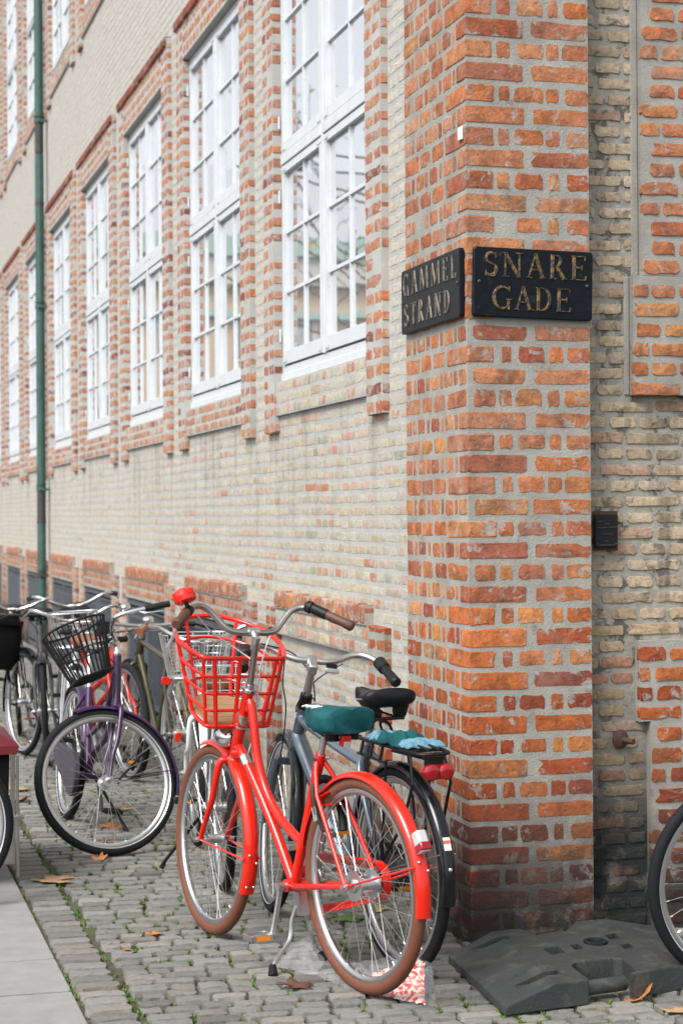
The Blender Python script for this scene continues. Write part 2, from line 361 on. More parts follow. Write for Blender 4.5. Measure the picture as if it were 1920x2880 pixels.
class Pieces:
    """records of bricks / setts; the largest in the picture become objects, the rest one joined mesh"""
    def __init__(s): s.r = []
    def put(s, cls, loc, size, rot, tone, mat, par):
        s.r.append((cls, R.randrange(len(VAR[cls])), loc, size, rot, tone, mat, par))
MESHC = {}
def unit_mesh(cls, i, mat, name):
    k = (cls, i, mat)
    if k not in MESHC:
        V, F = VAR[cls][i]; me = bpy.data.meshes.new(name); me.from_pydata(V.tolist(), [], F); me.materials.append(MATS[mat])
        a = me.attributes.new('tone', 'FLOAT_COLOR', 'POINT'); a.data.foreach_set('color', [1.]*4*len(V)); MESHC[k] = me
    return MESHC[k]
def emit(P, limit, name, stuffname, weight=None):
    n = len(P.r); loc = np.array([q[2] for q in P.r]); sz = np.array([q[3] for q in P.r])
    x, y, d = project(loc); vis = (x > -20) & (x < 1940) & (y > -20) & (y < 2900) & (d > .5)
    sc = np.where(vis, np.maximum(sz[:, 0], sz[:, 1])*sz[:, 2]/d**2, 0)
    if weight is not None: sc = sc*weight(P, x, y)
    order = np.argsort(-sc); single = set(int(i) for i in order[:limit] if sc[i] > 0)
    for i in sorted(single):
        cls, vi, l, s_, rot, tone, mat, par = P.r[i]
        o = bpy.data.objects.new(name, unit_mesh(cls, vi, mat, name)); COL.objects.link(o)
        o.parent = par; o.matrix_local = Matrix.Translation(l) @ rot @ Matrix.Diagonal((*s_, 1)); o.color = (*tone, 1)
    groups = {}
    for i in range(n):
        if i in single: continue
        groups.setdefault((P.r[i][6], P.r[i][7].name), []).append(i)
    for (mat, pn), ids in groups.items():
        VV = []; FF = []; CC = []; b = 0
        for i in ids:
            cls, vi, l, s_, rot, tone, _, par = P.r[i]; V, F = VAR[cls][vi]
            A = np.array(rot.to_3x3())*np.array(s_)[None, :]
            W = V@A.T+np.array(l); VV.append(W); FF += [tuple(q+b for q in f) for f in F]; b += len(W)
            CC.append(np.tile(np.array([*tone, 1.]), (len(W), 1)))
        VV = np.concatenate(VV); CC = np.concatenate(CC)
        me = bpy.data.meshes.new(stuffname); me.from_pydata(VV.tolist(), [], FF); me.materials.append(MATS[mat])
        a = me.attributes.new('tone', 'FLOAT_COLOR', 'POINT'); a.data.foreach_set('color', CC.ravel())
        o = bpy.data.objects.new(stuffname, me); COL.objects.link(o); o.parent = P.r[ids[0]][7]; o['kind'] = 'stuff'

RW = Matrix.Rotation(-math.pi/2, 4, 'Z')   # face looking to -X
RS = Matrix.Identity(4)                     # face looking to -Y
def jrot(base, a=.008): return base @ Matrix.Rotation(R.uniform(-a, a), 4, 'Y')
def mixc(a, b, t): return tuple(a[i]*(1-t)+b[i]*t for i in range(3))
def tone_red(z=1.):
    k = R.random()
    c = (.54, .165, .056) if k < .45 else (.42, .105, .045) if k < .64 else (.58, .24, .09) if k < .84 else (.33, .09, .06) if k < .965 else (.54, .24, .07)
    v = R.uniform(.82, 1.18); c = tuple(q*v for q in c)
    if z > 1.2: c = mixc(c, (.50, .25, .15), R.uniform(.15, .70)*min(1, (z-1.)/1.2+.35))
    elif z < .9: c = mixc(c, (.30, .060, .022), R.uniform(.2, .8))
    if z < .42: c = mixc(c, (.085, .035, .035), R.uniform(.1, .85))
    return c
def tone_surround(z):
    c = tone_red(2.); return mixc(c, (.46, .28, .22), R.uniform(.1, .6)) if R.random() < .90 else (.28, .10, .08)
def tone_yellow(z, y):
    k = R.random(); redp = .04+(.07 if z < 1.45 else 0)+(.07 if (y < 9.2 and z < 2.0) else 0)+(.05 if 1.9 < z < 2.1 else 0)
    if k < redp*.6: c = (.50, .20, .10)
    elif k < redp: c = (.50, .30, .20)
    elif k < redp+.02: c = (.30, .32, .24)
    elif k < redp+.2: c = (.49, .37, .28)
    elif k < redp+.4: c = (.50, .425, .29)
    else: c = (.48, .43, .34)
    v = R.uniform(.86, 1.12); c = tuple(q*v for q in c)
    c = mixc(c, (.58, .545, .49), .70 if z > 2.1 else .10+.35*min(1, max(0, (y-9)/6)))  # haze painted into the tone: bricks paler high up and farther along
    return c

# ------------------------------------------------------------------ the building
BLD = empty('brick_building', (2.4, 6.5, 0))
tag(BLD, 'long corner building of yellow and red brick with tall white windows', 'building')
class Off:   # children of the building are given in world coordinates
    pass
def bchild(o): o.parent = BLD; o.matrix_parent_inverse = Matrix.Translation((-2.4, -6.5, 0)); return o
XP, YP = 2.231, 6.46          # pier faces
XM, XS, XF = 2.355, 2.320, 2.372   # wall face, surround face, window frame face
NWIN, PITCH, YN0, OPW = 9, 2.65, 8.104, 1.806
def wy(n): return YN0+PITCH*n
YEND = 32.2
# wall mortar with openings
def wall_cells(ys, zs, holes):
    m = M()
    for i in range(len(ys)-1):
        j = 0
        while j < len(zs)-1:
            yc = (ys[i]+ys[i+1])/2
            def hole(jj): zc = (zs[jj]+zs[jj+1])/2; return any(a < yc < b and c < zc < d for a, b, c, d in holes)
            if hole(j): j += 1; continue
            k = j
            while k+1 < len(zs)-1 and not hole(k+1): k += 1
            m.box((XM-.0008, ys[i], zs[j]), (2.62, ys[i+1], zs[k+1])); j = k+1
    return m
holes = []; ys = {7.1, YEND}; 
for n in range(NWIN):
    a, b = wy(n), wy(n)+OPW
    for fl in ((2.27, 4.64), (6.27, 8.64)): holes.append((a, b, *fl))
    if n > 0: holes.append((a, b, 0.0, .90))
    ys |= {a, b}
zs = sorted({-.1, 0.0, .90, 2.27, 4.64, 6.27, 8.64, 9.4})
wall = bchild(wall_cells(sorted(ys), zs, holes).build('wall', 'mortar_pale', smooth=False))
m = M(); m.box((XP+.0003, YP+.0003, -.1), (2.706, 7.21, 9.4)); pier = bchild(m.build('corner_pier', 'mortar', smooth=False))
m = M(); m.box((2.70, 6.583, -.1), (7.5, 6.9, 9.4)); side_wall = bchild(m.build('side_street_wall', 'mortar_strip', smooth=False))
# right-hand (side street) surrounds, proud of the recess
m = M()
m.box((2.957, 6.543, 2.45), (3.22, 6.60, 5.0)); m.box((2.918, 6.543, 2.0), (3.22, 6.60, 2.449)); m.box((3.2205, 6.543, 2.09), (4.9, 6.60, 2.27))
m.box((2.932, 6.543, .771), (4.9, 6.60, 1.075)); m.box((2.977, 6.543, -.1), (4.9, 6.60, .7705))
side_sur = bchild(m.build('side_window_surround', 'mortar', smooth=False))
m = M(); m.box((2.893, 6.576, 2.0), (2.917, 6.60, 2.4495)); m.box((2.925, 6.576, 2.45), (2.956, 6.60, 5.0))
bead = bchild(m.build('mortar_band', 'mortar', smooth=False, bevel=.006))
# left-hand surrounds
sur = M(); base = M()
for n in range(NWIN):
    a = wy(n); b = a+OPW; no, fo = a-.25, b+.235
    for dz in (0, 4.0):
        if dz and n < 2: continue
        sur.box((XS+.0008, no, 2.0+dz), (XM-.0008, a, 4.93+dz)); sur.box((XS+.0008, b, 2.01+dz), (XM-.0008, fo, 4.93+dz))
        sur.box((XS+.0008, a+.0005, 4.64+dz), (XM-.0008, b-.0005, 4.93+dz)); sur.box((XS+.012, a+.0005, 2.09+dz), (XM-.0008, b-.0005, 2.268+dz))
        sur.box((XF+.0, a-.02, 2.27+dz), (2.60, a+.0, 4.64+dz)) if False else None
    base.box((XS+.0008, no, -.05), (XM-.0008, a, 1.06)); base.box((XS+.0008, b, -.05), (XM-.0008, fo, 1.06))
    base.box((XS+.0008, a+.0005, .92 if n == 0 else .90), (XM-.0008, b-.0005, 1.059)); base.box((XS-.009, a+.02, 1.0595), (XM-.0008, b-.02, 1.146))
surround = bchild(sur.build('window_surround', 'mortar_pale', smooth=False))
plinth = bchild(base.build('basement_surround', 'mortar', smooth=False))
# side street window apron / interior closing
BR = Pieces()
INV = Vector((2.4, 6.5, 0))
def brW(y0, y1, z0, z1, X, tone, mat, par, d=.012, deep=False, cls=None):
    if y1-y0 < .022: return
    L_, h_ = y1-y0, z1-z0
    c = cls or (('SD' if L_ > .16 else 'HH') if deep else ('ST' if L_ > .16 else 'HD'))
    BR.put(c, Vector((X, (y0+y1)/2, (z0+z1)/2))-INV, (L_, d, h_), jrot(RW), tone, mat, par)
def brS(x0, x1, z0, z1, Y, tone, mat, par, d=.012, deep=False, cls=None):
    if x1-x0 < .015: return
    L_, h_ = x1-x0, z1-z0
    c = cls or (('SD' if L_ > .16 else 'HH') if deep else ('ST' if L_ > .16 else 'HD'))
    BR.put(c, Vector(((x0+x1)/2, Y, (z0+z1)/2))-INV, (L_, d, h_), jrot(RS), tone, mat, par)
jit = lambda s=.006: R.uniform(-s, s)
# pier
CR = .0792; Z0 = -.034
for k in range(0, 118):
    z0 = Z0+k*CR; z1 = z0+CR-.0175+jit(.003); z0 += jit(.002); zc = (z0+z1)/2
    if z1 > 9.35: break
    if z0 < 0: z0 = 0.001
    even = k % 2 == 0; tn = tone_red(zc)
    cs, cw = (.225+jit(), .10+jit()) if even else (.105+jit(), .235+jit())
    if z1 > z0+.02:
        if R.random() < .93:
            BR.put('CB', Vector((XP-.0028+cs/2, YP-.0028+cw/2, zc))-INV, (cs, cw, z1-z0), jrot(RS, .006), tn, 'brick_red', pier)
        else:
            brS(XP+.02, XP+cs, z0, z1, YP+.009, tn, 'brick_red', pier); brW(YP+.015, YP+cw, z0, z1, XP+.009, tn, 'brick_red', pier)
        Sx = [(.252, .470)] if even else [(.122, .172), (.190, .296), (.312, .362), (.378, .470)]
        for a, b in Sx:
            if R.random() < .02: continue
            a_, b_ = XP+a+jit(.009), XP+b+(jit(.009) if b < .46 else .0055)
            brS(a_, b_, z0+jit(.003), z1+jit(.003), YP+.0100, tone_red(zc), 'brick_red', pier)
        Wx = [(.118, .150), (.168, .262), (.280, .312), (.335, .43), (.45, .485), (.505, .60), (.62, .655), (.675, .748)] if even else [(.256, .40), (.418, .55), (.57, .748)]
        for a, b in Wx:
            if R.random() < .015: continue
            brW(YP+a+jit(.006), YP+b+jit(.006), z0+jit(.003), z1+jit(.003), XP+.0100, tone_red(zc), 'brick_red', pier)
# generic bond inside a rectangle with blocked intervals
def bond(lo, hi, z0, z1, course, sl, hl, joint, putf, blocked=None, phase=0., vj=.004):
    k = 0; z = z0; wv = lambda q, zz: .0065*mnoise.noise(Vector((q*1.1, zz*1.7, 4.)))+.002*mnoise.noise(Vector((q*6, zz*6, 1.)))
    while z < z1-.02:
        zt = min(z+course-joint-vj, z1); zc = (z+zt)/2
        iv = [(lo, hi)]
        for a, b in (blocked(zc) if blocked else []):
            iv = [q for (p, r) in iv for q in ((p, min(r, a)), (max(p, b), r)) if q[1]-q[0] > .02]
        L_ = sl if k % 2 == 0 else hl; wander = .35*joint
        for (p, r) in iv:
            st = math.floor(p/(L_+joint))*(L_+joint)+(phase+(L_*.5 if (k//2) % 2 else 0))
            st -= (L_+joint)
            while st < r:
                a, b = max(st, p), min(st+L_, r); st += L_+joint
                if b-a > .025: dz_ = wv((a+b)/2, zc); putf(a+jit(wander*.6), b+jit(wander*.6), z+dz_+jit(wander*.5), zt+dz_+jit(wander*.5), zc)
        z += course; k += 1
def blk(z):
    o = []
    for n in range(NWIN):
        a = wy(n); b = a+OPW; no, fo = a-.25, b+.235
        for dz in (0, 4.0):
            if dz and n < 2: continue
            if 2.0+dz < z < 4.93+dz: o.append((no-.003, a)); o.append((b, fo+.003))
            if 2.09+dz < z < 4.93+dz: o.append((a-.01, b+.01))
        if z < 1.06: o.append((no-.003, a)); o.append((b, fo+.003)); 
        if n and z < 1.15: o.append((a-.01, b+.01))
        if n == 0 and .90 < z < 1.15: o.append((a-.01, b+.01))
        if 1.05 < z < 1.15: o.append((a, b))
    return o
def py(a, b, z0, z1, zc):
    far = (a > 13.5); brW(a, b, z0, z1, XM+.0075, tone_yellow(zc, a), 'brick_yellow', wall, d=.0105, cls='FAR' if far else None)
bond(7.20, YEND-.05, .004, 9.3, .0595, .228, .108, .0125, py, blk)
# surround bricks (left wall)
for n in range(NWIN):
    a = wy(n); b = a+OPW; no, fo = a-.25, b+.235; fc = 'FAR' if n > 3 else None
    for dz in (0, 4.0):
        if dz and n < 2: continue
        k = 0; z = 2.0+dz
        while z < 4.92+dz:
            h = CR-.021+jit(.004); z1 = min(z+h, 4.93+dz)
            for (p, r, s) in ((no-.0012, a+.001, 0), (b-.0012, fo, 1)):
                if k % 2: cuts = [(p, r)] if R.random() < .55 else [(p, p+.135), (p+.152, r)]
                else: cuts = [(p, p+.105), (p+.122, r)]
                if s and k % 3: cuts = [(p, p+.11), (p+.125, r)]
                for (c, d_) in cuts:
                    if R.random() < .04: continue
                    brW(c, d_, z+jit(.002), z1+jit(.002), XM+.012, tone_surround(z), 'brick_surround', surround, d=XM+.012-XS+.0006, deep=True)
            z += CR; k += 1
        for kk in range(3):
            zz = 4.655+dz+kk*CR; x_ = a
            while x_ < b-.03:
                L_ = .215 if kk == 1 else .105; e = min(x_+L_, b); brW(x_, e, zz, min(zz+.063, 4.925+dz), XM+.012, tone_surround(zz), 'brick_surround', surround, d=XM+.012-XS+.0006, deep=True); x_ += L_+.015
        x_ = no+.02
        while x_ < fo-.02: brW(x_, min(x_+.06, fo), 4.875+dz, 4.94+dz, XM, (.30*R.uniform(.7, 1.2), .10, .075), 'brick_red', surround, d=.055, deep=True); x_ += .072
        for kk in range(3):
            zz = 2.094+dz+kk*.0595; x_ = a+.004
            while x_ < b-.03:
                L_ = .20 if kk == 1 else .062; e = min(x_+L_, b-.004)
                tn = tone_yellow(2., 8.) if n == 0 and dz == 0 else (tone_surround(2) if R.random() < .75 else tone_yellow(2, 8))
                brW(x_, e, zz, zz+.048, XM+.012, tn, 'brick_yellow' if n == 0 else 'brick_surround', surround, d=XM-XS+.002, deep=True); x_ += L_+.013
    # basement
    k = 0; z = .004
    while z < 1.05:
        z1 = min(z+CR-.021+jit(.004), 1.06)
        for (p, r) in ((no-.003, a+.002), (b-.002, fo)):
            cuts = [(p, r)] if k % 2 and R.random() < .5 else [(p, p+.12), (p+.136, r)]
            for (c, d_) in cuts:
                brW(c, d_, z+jit(.002), z1+jit(.002), XM+.012, tone_red(.5) if n == 0 else tone_surround(1.), 'brick_surround' if n else 'brick_red', plinth, d=XM+.012-XS+.0006, deep=True)
        z += CR; k += 1
    for kk in range(2):
        zz = .925+kk*.068; x_ = a+.003
        while x_ < b-.03:
            L_ = (.21 if n == 0 else .13) if kk == 0 else .10; e = min(x_+L_, b-.003)
            brW(x_, e, zz, zz+.055, XM+.012, tone_yellow(1.2, 8) if n == 0 and R.random() < .7 else tone_surround(1), 'brick_yellow' if n == 0 else 'brick_red', plinth, d=XM-XS+.014, deep=True); x_ += L_+.014
    x_ = a+.02
    while x_ < b-.04:
        L_ = .088+jit(.008); e = min(x_+L_, b-.02); brW(x_, e, 1.064, 1.147+jit(.004), XM, mixc(tone_red(1.6), (.34, .17, .12), R.uniform(.2, .8)), 'brick_surround', plinth, d=.050, deep=True, cls='HH'); x_ += L_+.014
# bricked-up first basement opening is part of the wall bond (recess is shallow)
# side street recess, surrounds
def pr_(par, Y, mat, tonef, d=.014):
    return lambda a, b, z0, z1, zc: brS(a, b, z0, z1, Y, tonef(zc), mat, par, d=d)
def strip_tone(z):
    k = R.random(); c = (.52, .39, .25) if k < .7 else (.54, .41, .31) if k < .88 else (.48, .25, .17)
    if z > 1.2: c = mixc(c, (.55, .48, .38), .40)
    v = R.uniform(.8, 1.1); return tuple(q*v for q in c)
def blkS(z):
    o = []
    if z > 2.45: o.append((2.945, 8))
    elif z > 2.0: o.append((2.906, 8))
    if z < .771: o.append((2.966, 8))
    elif z < 1.08: o.append((2.921, 8))
    return o
bond(2.712, 4.9, .004, 5.0, .0605, .215, .105, .014, pr_(side_wall, 6.5915, 'brick_strip', strip_tone), blkS, phase=.045)
def rS(par):
    return lambda a, b, z0, z1, zc: brS(a, b, z0, z1, 6.556, tone_red(zc), 'brick_red', par, d=.018)
bond(2.954, 3.22, 2.455, 5.0, .0735, .225, .10, .015, rS(side_sur)); bond(2.915, 3.22, 2.0, 2.44, .0735, .225, .10, .015, rS(side_sur))
bond(2.929, 4.9, .775, 1.07, .0735, .225, .105, .015, rS(side_sur)); bond(2.974, 4.9, .004, .765, .0765, .225, .105, .015, rS(side_sur))
for p_, n_ in ((0, 0),):
    x_ = 3.224
    while x_ < 4.9: brS(x_, x_+.105, 2.1, 2.16, 6.556, strip_tone(3), 'brick_strip', side_sur); brS(x_, x_+.105, 2.18, 2.25, 6.556, strip_tone(3), 'brick_strip', side_sur); x_ += .12
def wgt(P, x, y):   # prefer what is not hidden behind the bicycles; setting only
    s = np.array([q[3] for q in P.r]); px = 5300*np.minimum(np.maximum(s[:, 0], .05), .3)
    return np.where((x < 500) & (y > 1700), .2, 1.)
for o_ in (pier, wall, surround, plinth, side_wall, side_sur):   # pieces sit in a frame shifted like the building
    pass
HOLD = {}
def rebase(o):       # give the carrier mesh its own origin at the building's so that pieces can hang on it
    me = o.data; me.transform(Matrix.Translation(-INV)); o.matrix_parent_inverse = Matrix.Identity(4)
for o_ in (pier, wall, surround, plinth, side_wall, side_sur, bead): rebase(o_)
emit(BR, 300, 'brick', 'brickwork', wgt)

# ------------------------------------------------------------------ windows
def window_parts():
    """local x along the wall, z up, outward is -y; returns meshes"""
    W, Hh = OPW, 2.37
    fr = M()
    fr.box((0, 0, 0), (W, .10, .085)); fr.box((-.0, -.010, .0), (W, 0, .045)); fr.box((0, 0, Hh-.05), (W, .10, Hh))
    fr.box((0, 0, .0855), (.034, .10, Hh-.0505)); fr.box((W-.034, 0, .0855), (W, .10, Hh-.0505))
    fr.box((W/2-.022, -.012, .0855), (W/2+.022, .10, Hh-.0505)); fr.box((.0345, -.016, 1.165), (W/2-.0225, .10, 1.225)); fr.box((W/2+.0225, -.016, 1.165), (W-.0345, .10, 1.225))
    for (x, z) in ((0.02, .25), (0.02, 1.0), (0.02, 1.4), (0.02, 2.15)):
        for xx in (x, W-x): fr.tube([(xx, -.018, z-.035), (xx, -.018, z+.035)], .008, 6)
    sashes = []; panes = []
    for (x0, x1) in ((.040, W/2-.028), (W/2+.028, W-.040)):
        for (z0, z1) in ((.094, 1.159), (1.231, Hh-.056)):
            s = M(); y0, y1 = -.010, .035; st = .038; rb = .070 if z0 < 1 else .055
            s.box((x0, y0, z0), (x0+st, y1, z1)); s.box((x1-st, y0, z0), (x1, y1, z1)); s.box((x0+st, y0+.001, z0), (x1-st, y1, z0+rb)); s.box((x0+st, y0+.001, z1-st), (x1-st, y1, z1))
            gx0, gx1, gz0, gz1 = x0+st, x1-st, z0+rb, z1-st; mx = (gx0+gx1)/2; mw = .0085
            s.box((mx-mw, .004, gz0), (mx+mw, y1-.004, gz1))
            zz = [gz0+(gz1-gz0)*i/3 for i in range(4)]
            for i in (1, 2):
                s.box((gx0, .003, zz[i]-mw), (mx-mw, y1-.003, zz[i]+mw)); s.box((mx+mw, .003, zz[i]-mw), (gx1, y1-.003, zz[i]+mw))
            for cx in (x0+.002, x1-.075):
                s.box((cx, y0-.003, z0+.01), (cx+.073, y0, z0+.028)); s.box((cx, y0-.003, z1-.028), (cx+.073, y0, z1-.01))
            sashes.append(s)
            for i in range(3):
                for (pa, pb) in ((gx0, mx-mw), (mx+mw, gx1)):
                    panes.append((((pa+pb)/2, .018, (zz[i]+zz[i+1])/2), (pb-pa+.006, .004, zz[i+1]-zz[i]-2*mw+.006)))
    return fr, sashes, panes
fr, sashes, panes = window_parts()
w0 = fr.build('window', 'white_paint', smooth=False, bevel=.003); sm = [s.build('sash', 'white_paint', w0, smooth=False) for s in sashes]
pm = bpy.data.meshes.new('pane'); c = M().box((-.5, -.5, -.5), (.5, .5, .5)); pm.from_pydata(c.v, [], c.f); pm.materials.append(MATS['window_glass'])
pj = M()
for l, s_ in panes: pj.box(tuple(l[i]-s_[i]/2 for i in range(3)), tuple(l[i]+s_[i]/2 for i in range(3)))
glass_all = pj.build('glass', 'window_glass', w0, smooth=False); glass_all['kind'] = 'stuff'
wm, smm, gm = w0.data, [q.data for q in sm], glass_all.data
for q in sm+[glass_all, w0]: bpy.data.objects.remove(q)
def place_window(loc, rz, single):
    o = bpy.data.objects.new('window', wm); COL.objects.link(o); o.parent = BLD; o.location = Vector(loc)-INV; o.rotation_euler = (0, 0, rz)
    b = o.modifiers.new('bevel', 'BEVEL'); b.width = .003; b.segments = 1
    for q in smm: s_ = bpy.data.objects.new('sash', q); COL.objects.link(s_); s_.parent = o
    if single:
        for l, sc in panes:
            p = bpy.data.objects.new('pane', pm); COL.objects.link(p); p.parent = o; p.location = l; p.scale = sc
            p.rotation_euler = (R.uniform(-.004, .004), 0, R.uniform(-.004, .004))
    else: p = bpy.data.objects.new('panes', gm); COL.objects.link(p); p.parent = o; p['kind'] = 'stuff'
    return o
for n in range(NWIN):
    for dz in (0, 4.0):
        if dz and n < 2: continue
        place_window((XF, wy(n)+OPW, 2.27+dz), -math.pi/2, n < 5 and not dz)
# rooms behind the windows
m = M()
for z0, z1 in ((1.95, 5.0), (5.9, 9.2)):
    m.add([(4.6, 7.3, z0), (4.6, YEND, z0), (4.6, YEND, z1), (4.6, 7.3, z1)], [(0, 1, 2, 3)])
    m.add([(2.62, 7.3, z1), (4.6, 7.3, z1), (4.6, YEND, z1), (2.62, YEND, z1)], [(0, 1, 2, 3)])
    m.add([(2.62, 7.3, z0+.2), (4.6, 7.3, z0+.2), (4.6, YEND, z0+.2), (2.62, YEND, z0+.2)], [(0, 1, 2, 3)])
    m.add([(2.62, 7.3, z0), (4.6, 7.3, z0), (4.6, 7.3, z1), (2.62, 7.3, z1)], [(0, 1, 2, 3)])
    for n in range(NWIN): yy = wy(n)-.42; m.box((2.62, yy-.15, z0), (4.6, yy+.12, z1))
room = bchild(m.build('room_wall', 'room', smooth=False)); rebase(room)
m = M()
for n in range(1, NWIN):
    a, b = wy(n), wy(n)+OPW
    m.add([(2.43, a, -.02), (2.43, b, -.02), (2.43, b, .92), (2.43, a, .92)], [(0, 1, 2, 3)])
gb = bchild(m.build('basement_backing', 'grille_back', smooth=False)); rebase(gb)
# curtains hanging in the first windows, soft folds
for n in range(0, 4):
    for (ya, yb) in ((.05, .40), (.95, 1.2), (1.55, 1.75)):
        m = M(); k = 24; V = []; F = []
        for i in range(k+1):
            yy = wy(n)+ya+(yb-ya)*i/k; xx = 2.52+.018*math.sin(i*1.9)+.01*math.sin(i*.7)
            V += [(xx, yy, 2.30), (xx, yy, 3.44)]
            if i: F.append((2*i-2, 2*i, 2*i+1, 2*i-1))
        m.add(V, F); cu = bchild(m.build('curtain', 'curtain')); rebase(cu)
# basement grilles (double leaf, vertical bars)
for n in range(1, NWIN):
    a, b = wy(n), wy(n)+OPW; m = M(); g = M()
    mid = (a+b)/2
    for (p, r) in ((a+.01, mid-.008), (mid+.008, b-.01)):
        m.box((2.334, p, .02), (2.359, p+.04, .885)); m.box((2.334, r-.04, .02), (2.359, r, .885))
        for z_ in (.845, .745, .10, .02): m.box((2.336, p+.04, z_), (2.357, r-.04, z_+.04 if z_ != .745 else z_+.022))
        y_ = p+.075
        while y_ < r-.05:
            g.tube([(2.339, y_, .12), (2.339, y_, .80)], .009, 5); g.ball((2.339, y_, .815), .014, n=6, m=4); y_ += .092
        for z_ in (.30, .50): m.box((2.349, p+.04, z_), (2.357, r-.04, z_+.02))
    fo_ = bchild(m.build('basement_grille', 'grille', smooth=False)); rebase(fo_)
    g_ = g.build('grille_bars', 'grille', fo_); g_.data.transform(Matrix.Translation(-INV)); g_['kind'] = 'stuff'
# ------------------------------------------------------------------ ground
def sheet(name, x0, x1, y0, y1, z, mat):
    m = M(); m.add([(x0, y0, z), (x1, y0, z), (x1, y1, z), (x0, y1, z)], [(0, 1, 2, 3)]); return structure(m.build(name, mat, smooth=False))
sheet('ground', -250, 250, -250, 350, -.06, 'asphalt')
pav = sheet('pavement', .745, 2.75, 3.0, 34., -.012, 'joint_soil')
m = M(); m.add([(2.60, 3., -.0125), (8., 3., -.0125), (8., 6.7, -.0125), (2.6, 6.7, -.0125)], [(0, 1, 2, 3)]); m.build('soil_bed', 'joint_soil', pav, smooth=False)
JN = []; SB = Pieces(); RF = Matrix.Rotation(-math.pi/2, 4, 'X')   # front of the piece looks up
def tone_sett(x, y):
    v = R.uniform(.78, 1.15); k = R.random(); c = (.215, .215, .20) if k < .6 else (.24, .23, .205) if k < .85 else (.18, .17, .155) if k < .95 else (.27, .25, .22)
    return tuple(q*v for q in c)
def wob(x, y): return .022*mnoise.noise(Vector((x*1.1, y*1.1, 3.))) + .008*mnoise.noise(Vector((x*4, y*4, 9.)))
y = 4.2; row = 0
while y < 33:
    far = y > 17
    rp = (.083+R.uniform(-.005, .005))*(1. if not far else 1.0)
    xmax = 2.22 if y > 6.44 else 5.0
    if y > 7.2: xmax = 2.34
    x = .935+R.uniform(-.01, .03)
    while x < xmax:
        L_ = R.choice((.085, .10, .115, .125, .145))*R.uniform(.9, 1.1)
        e = min(x+L_, xmax)
        if e-x > .04:
            zc = wob(x*2, y*2)*.35+R.uniform(-.0035, .0035)
            SB.put('HD' if not far else 'FAR', Vector(((x+e)/2, y+rp/2+wob(x, y), -.022+zc)), (e-x-.009, .026, rp-R.uniform(.007, .013)),
                   RF @ Matrix.Rotation(R.uniform(-.05, .05), 4, 'Y') @ Matrix.Rotation(R.uniform(-.03, .03), 4, 'X'), tone_sett(x, y), 'sett', pav)
        JN.append((e-.003, y+R.uniform(.1, .9)*rp)); JN.append((e-.003, y+R.uniform(.2, .8)*rp)); JN.append((x+R.uniform(.1, .9)*L_, y+wob(x, y))); JN.append((e-.003, y))
        x += L_
    y += rp; row += 1
y = 4.2
while y < 33:
    h = .10+R.uniform(-.012, .012)
    SB.put('HD', Vector((.845+jit(.004), y+h/2, -.021+R.uniform(-.003, .003))), (.150+jit(.006), .026, h-.013), RF @ Matrix.Rotation(R.uniform(-.03, .03), 4, 'Y'), tone_sett(.8, y), 'sett', pav); y += h
emit(SB, 300, 'sett', 'setts')
# granite slabs
slabs = empty('slab_path', (0, 0, 0)); slabs['kind'] = 'structure'
ysl = [4.3, 4.95, 5.62, 6.20, 6.67, 7.69, 8.24, 9.1, 10., 10.7, 11.6, 12.6, 13.5, 14.6, 15.6, 16.8, 18., 20, 22, 24, 27, 30]
for i in range(len(ysl)-1):
    m = M(); m.box((-.28, ysl[i]+.009, -.08), (.757, ysl[i+1]-.009, .001+R.uniform(-.002, .002))); m.build('slab', 'slab', slabs, smooth=False, bevel=.004)
for i in range(0, len(ysl)-2, 2):
    m = M(); m.box((-1.5, ysl[i]+.3, -.08), (-.288, ysl[i+2]+.29, .0)); m.build('slab', 'slab', slabs, smooth=False, bevel=.004)
m = M(); m.box((-1.5, 4.0, -.055), (.744, 33, -.03)); m.build('slab_bed', 'black_canvas', slabs, smooth=False)
# moss and grass in the joints
m = M(); tones = []
pts = 0; tries = 0
JN += [(.930+jit(.006), 4.2+.03*q) for q in range(600)]+[(.762+jit(.004), 4.2+.08*q) for q in range(220)]
while pts < 8000 and tries < 160000:
    tries += 1; x_, y_ = R.choice(JN)
    if y_ > 19 or y_ < 4.9: continue
    x_ += jit(.004); y_ += jit(.004)
    if x_ > 2.2 and y_ > 6.4: continue
    d_ = mnoise.noise(Vector((x_*3.1, y_*3.1, 1.)))+.45*mnoise.noise(Vector((x_*11, y_*11, 5.)))
    if d_ < -.02+.10*(x_-.8): continue
    pts += 1; col = (.11, .25, .035) if R.random() < .6 else (.17, .18, .05); v = R.uniform(.6, 1.3)
    hgt = R.uniform(.008, .014) if R.random() < .93 else R.uniform(.014, .024)
    for q in range(4):
        a = R.uniform(0, 6.28); w_ = R.uniform(.002, .0045); dx, dy = math.cos(a), math.sin(a); ox, oy = R.uniform(-.008, .008), R.uniform(-.008, .008)
        l_ = R.uniform(.006, .016)
        m.add([(x_+ox-dy*w_, y_+oy+dx*w_, -.012), (x_+ox+dy*w_, y_+oy-dx*w_, -.012), (x_+ox+dx*l_, y_+oy+dy*l_, hgt-.006)], [(0, 1, 2)])
        tones += [(col[0]*v, col[1]*v, col[2]*v, 1)]*3
gr_ = m.build('grass', 'moss', smooth=False); gr_['kind'] = 'stuff'; a = gr_.data.attributes.new('tone', 'FLOAT_COLOR', 'POINT'); a.data.foreach_set('color', [c for t in tones for c in t])
tag(gr_, 'green moss and short grass growing in the joints between the setts', 'grass')

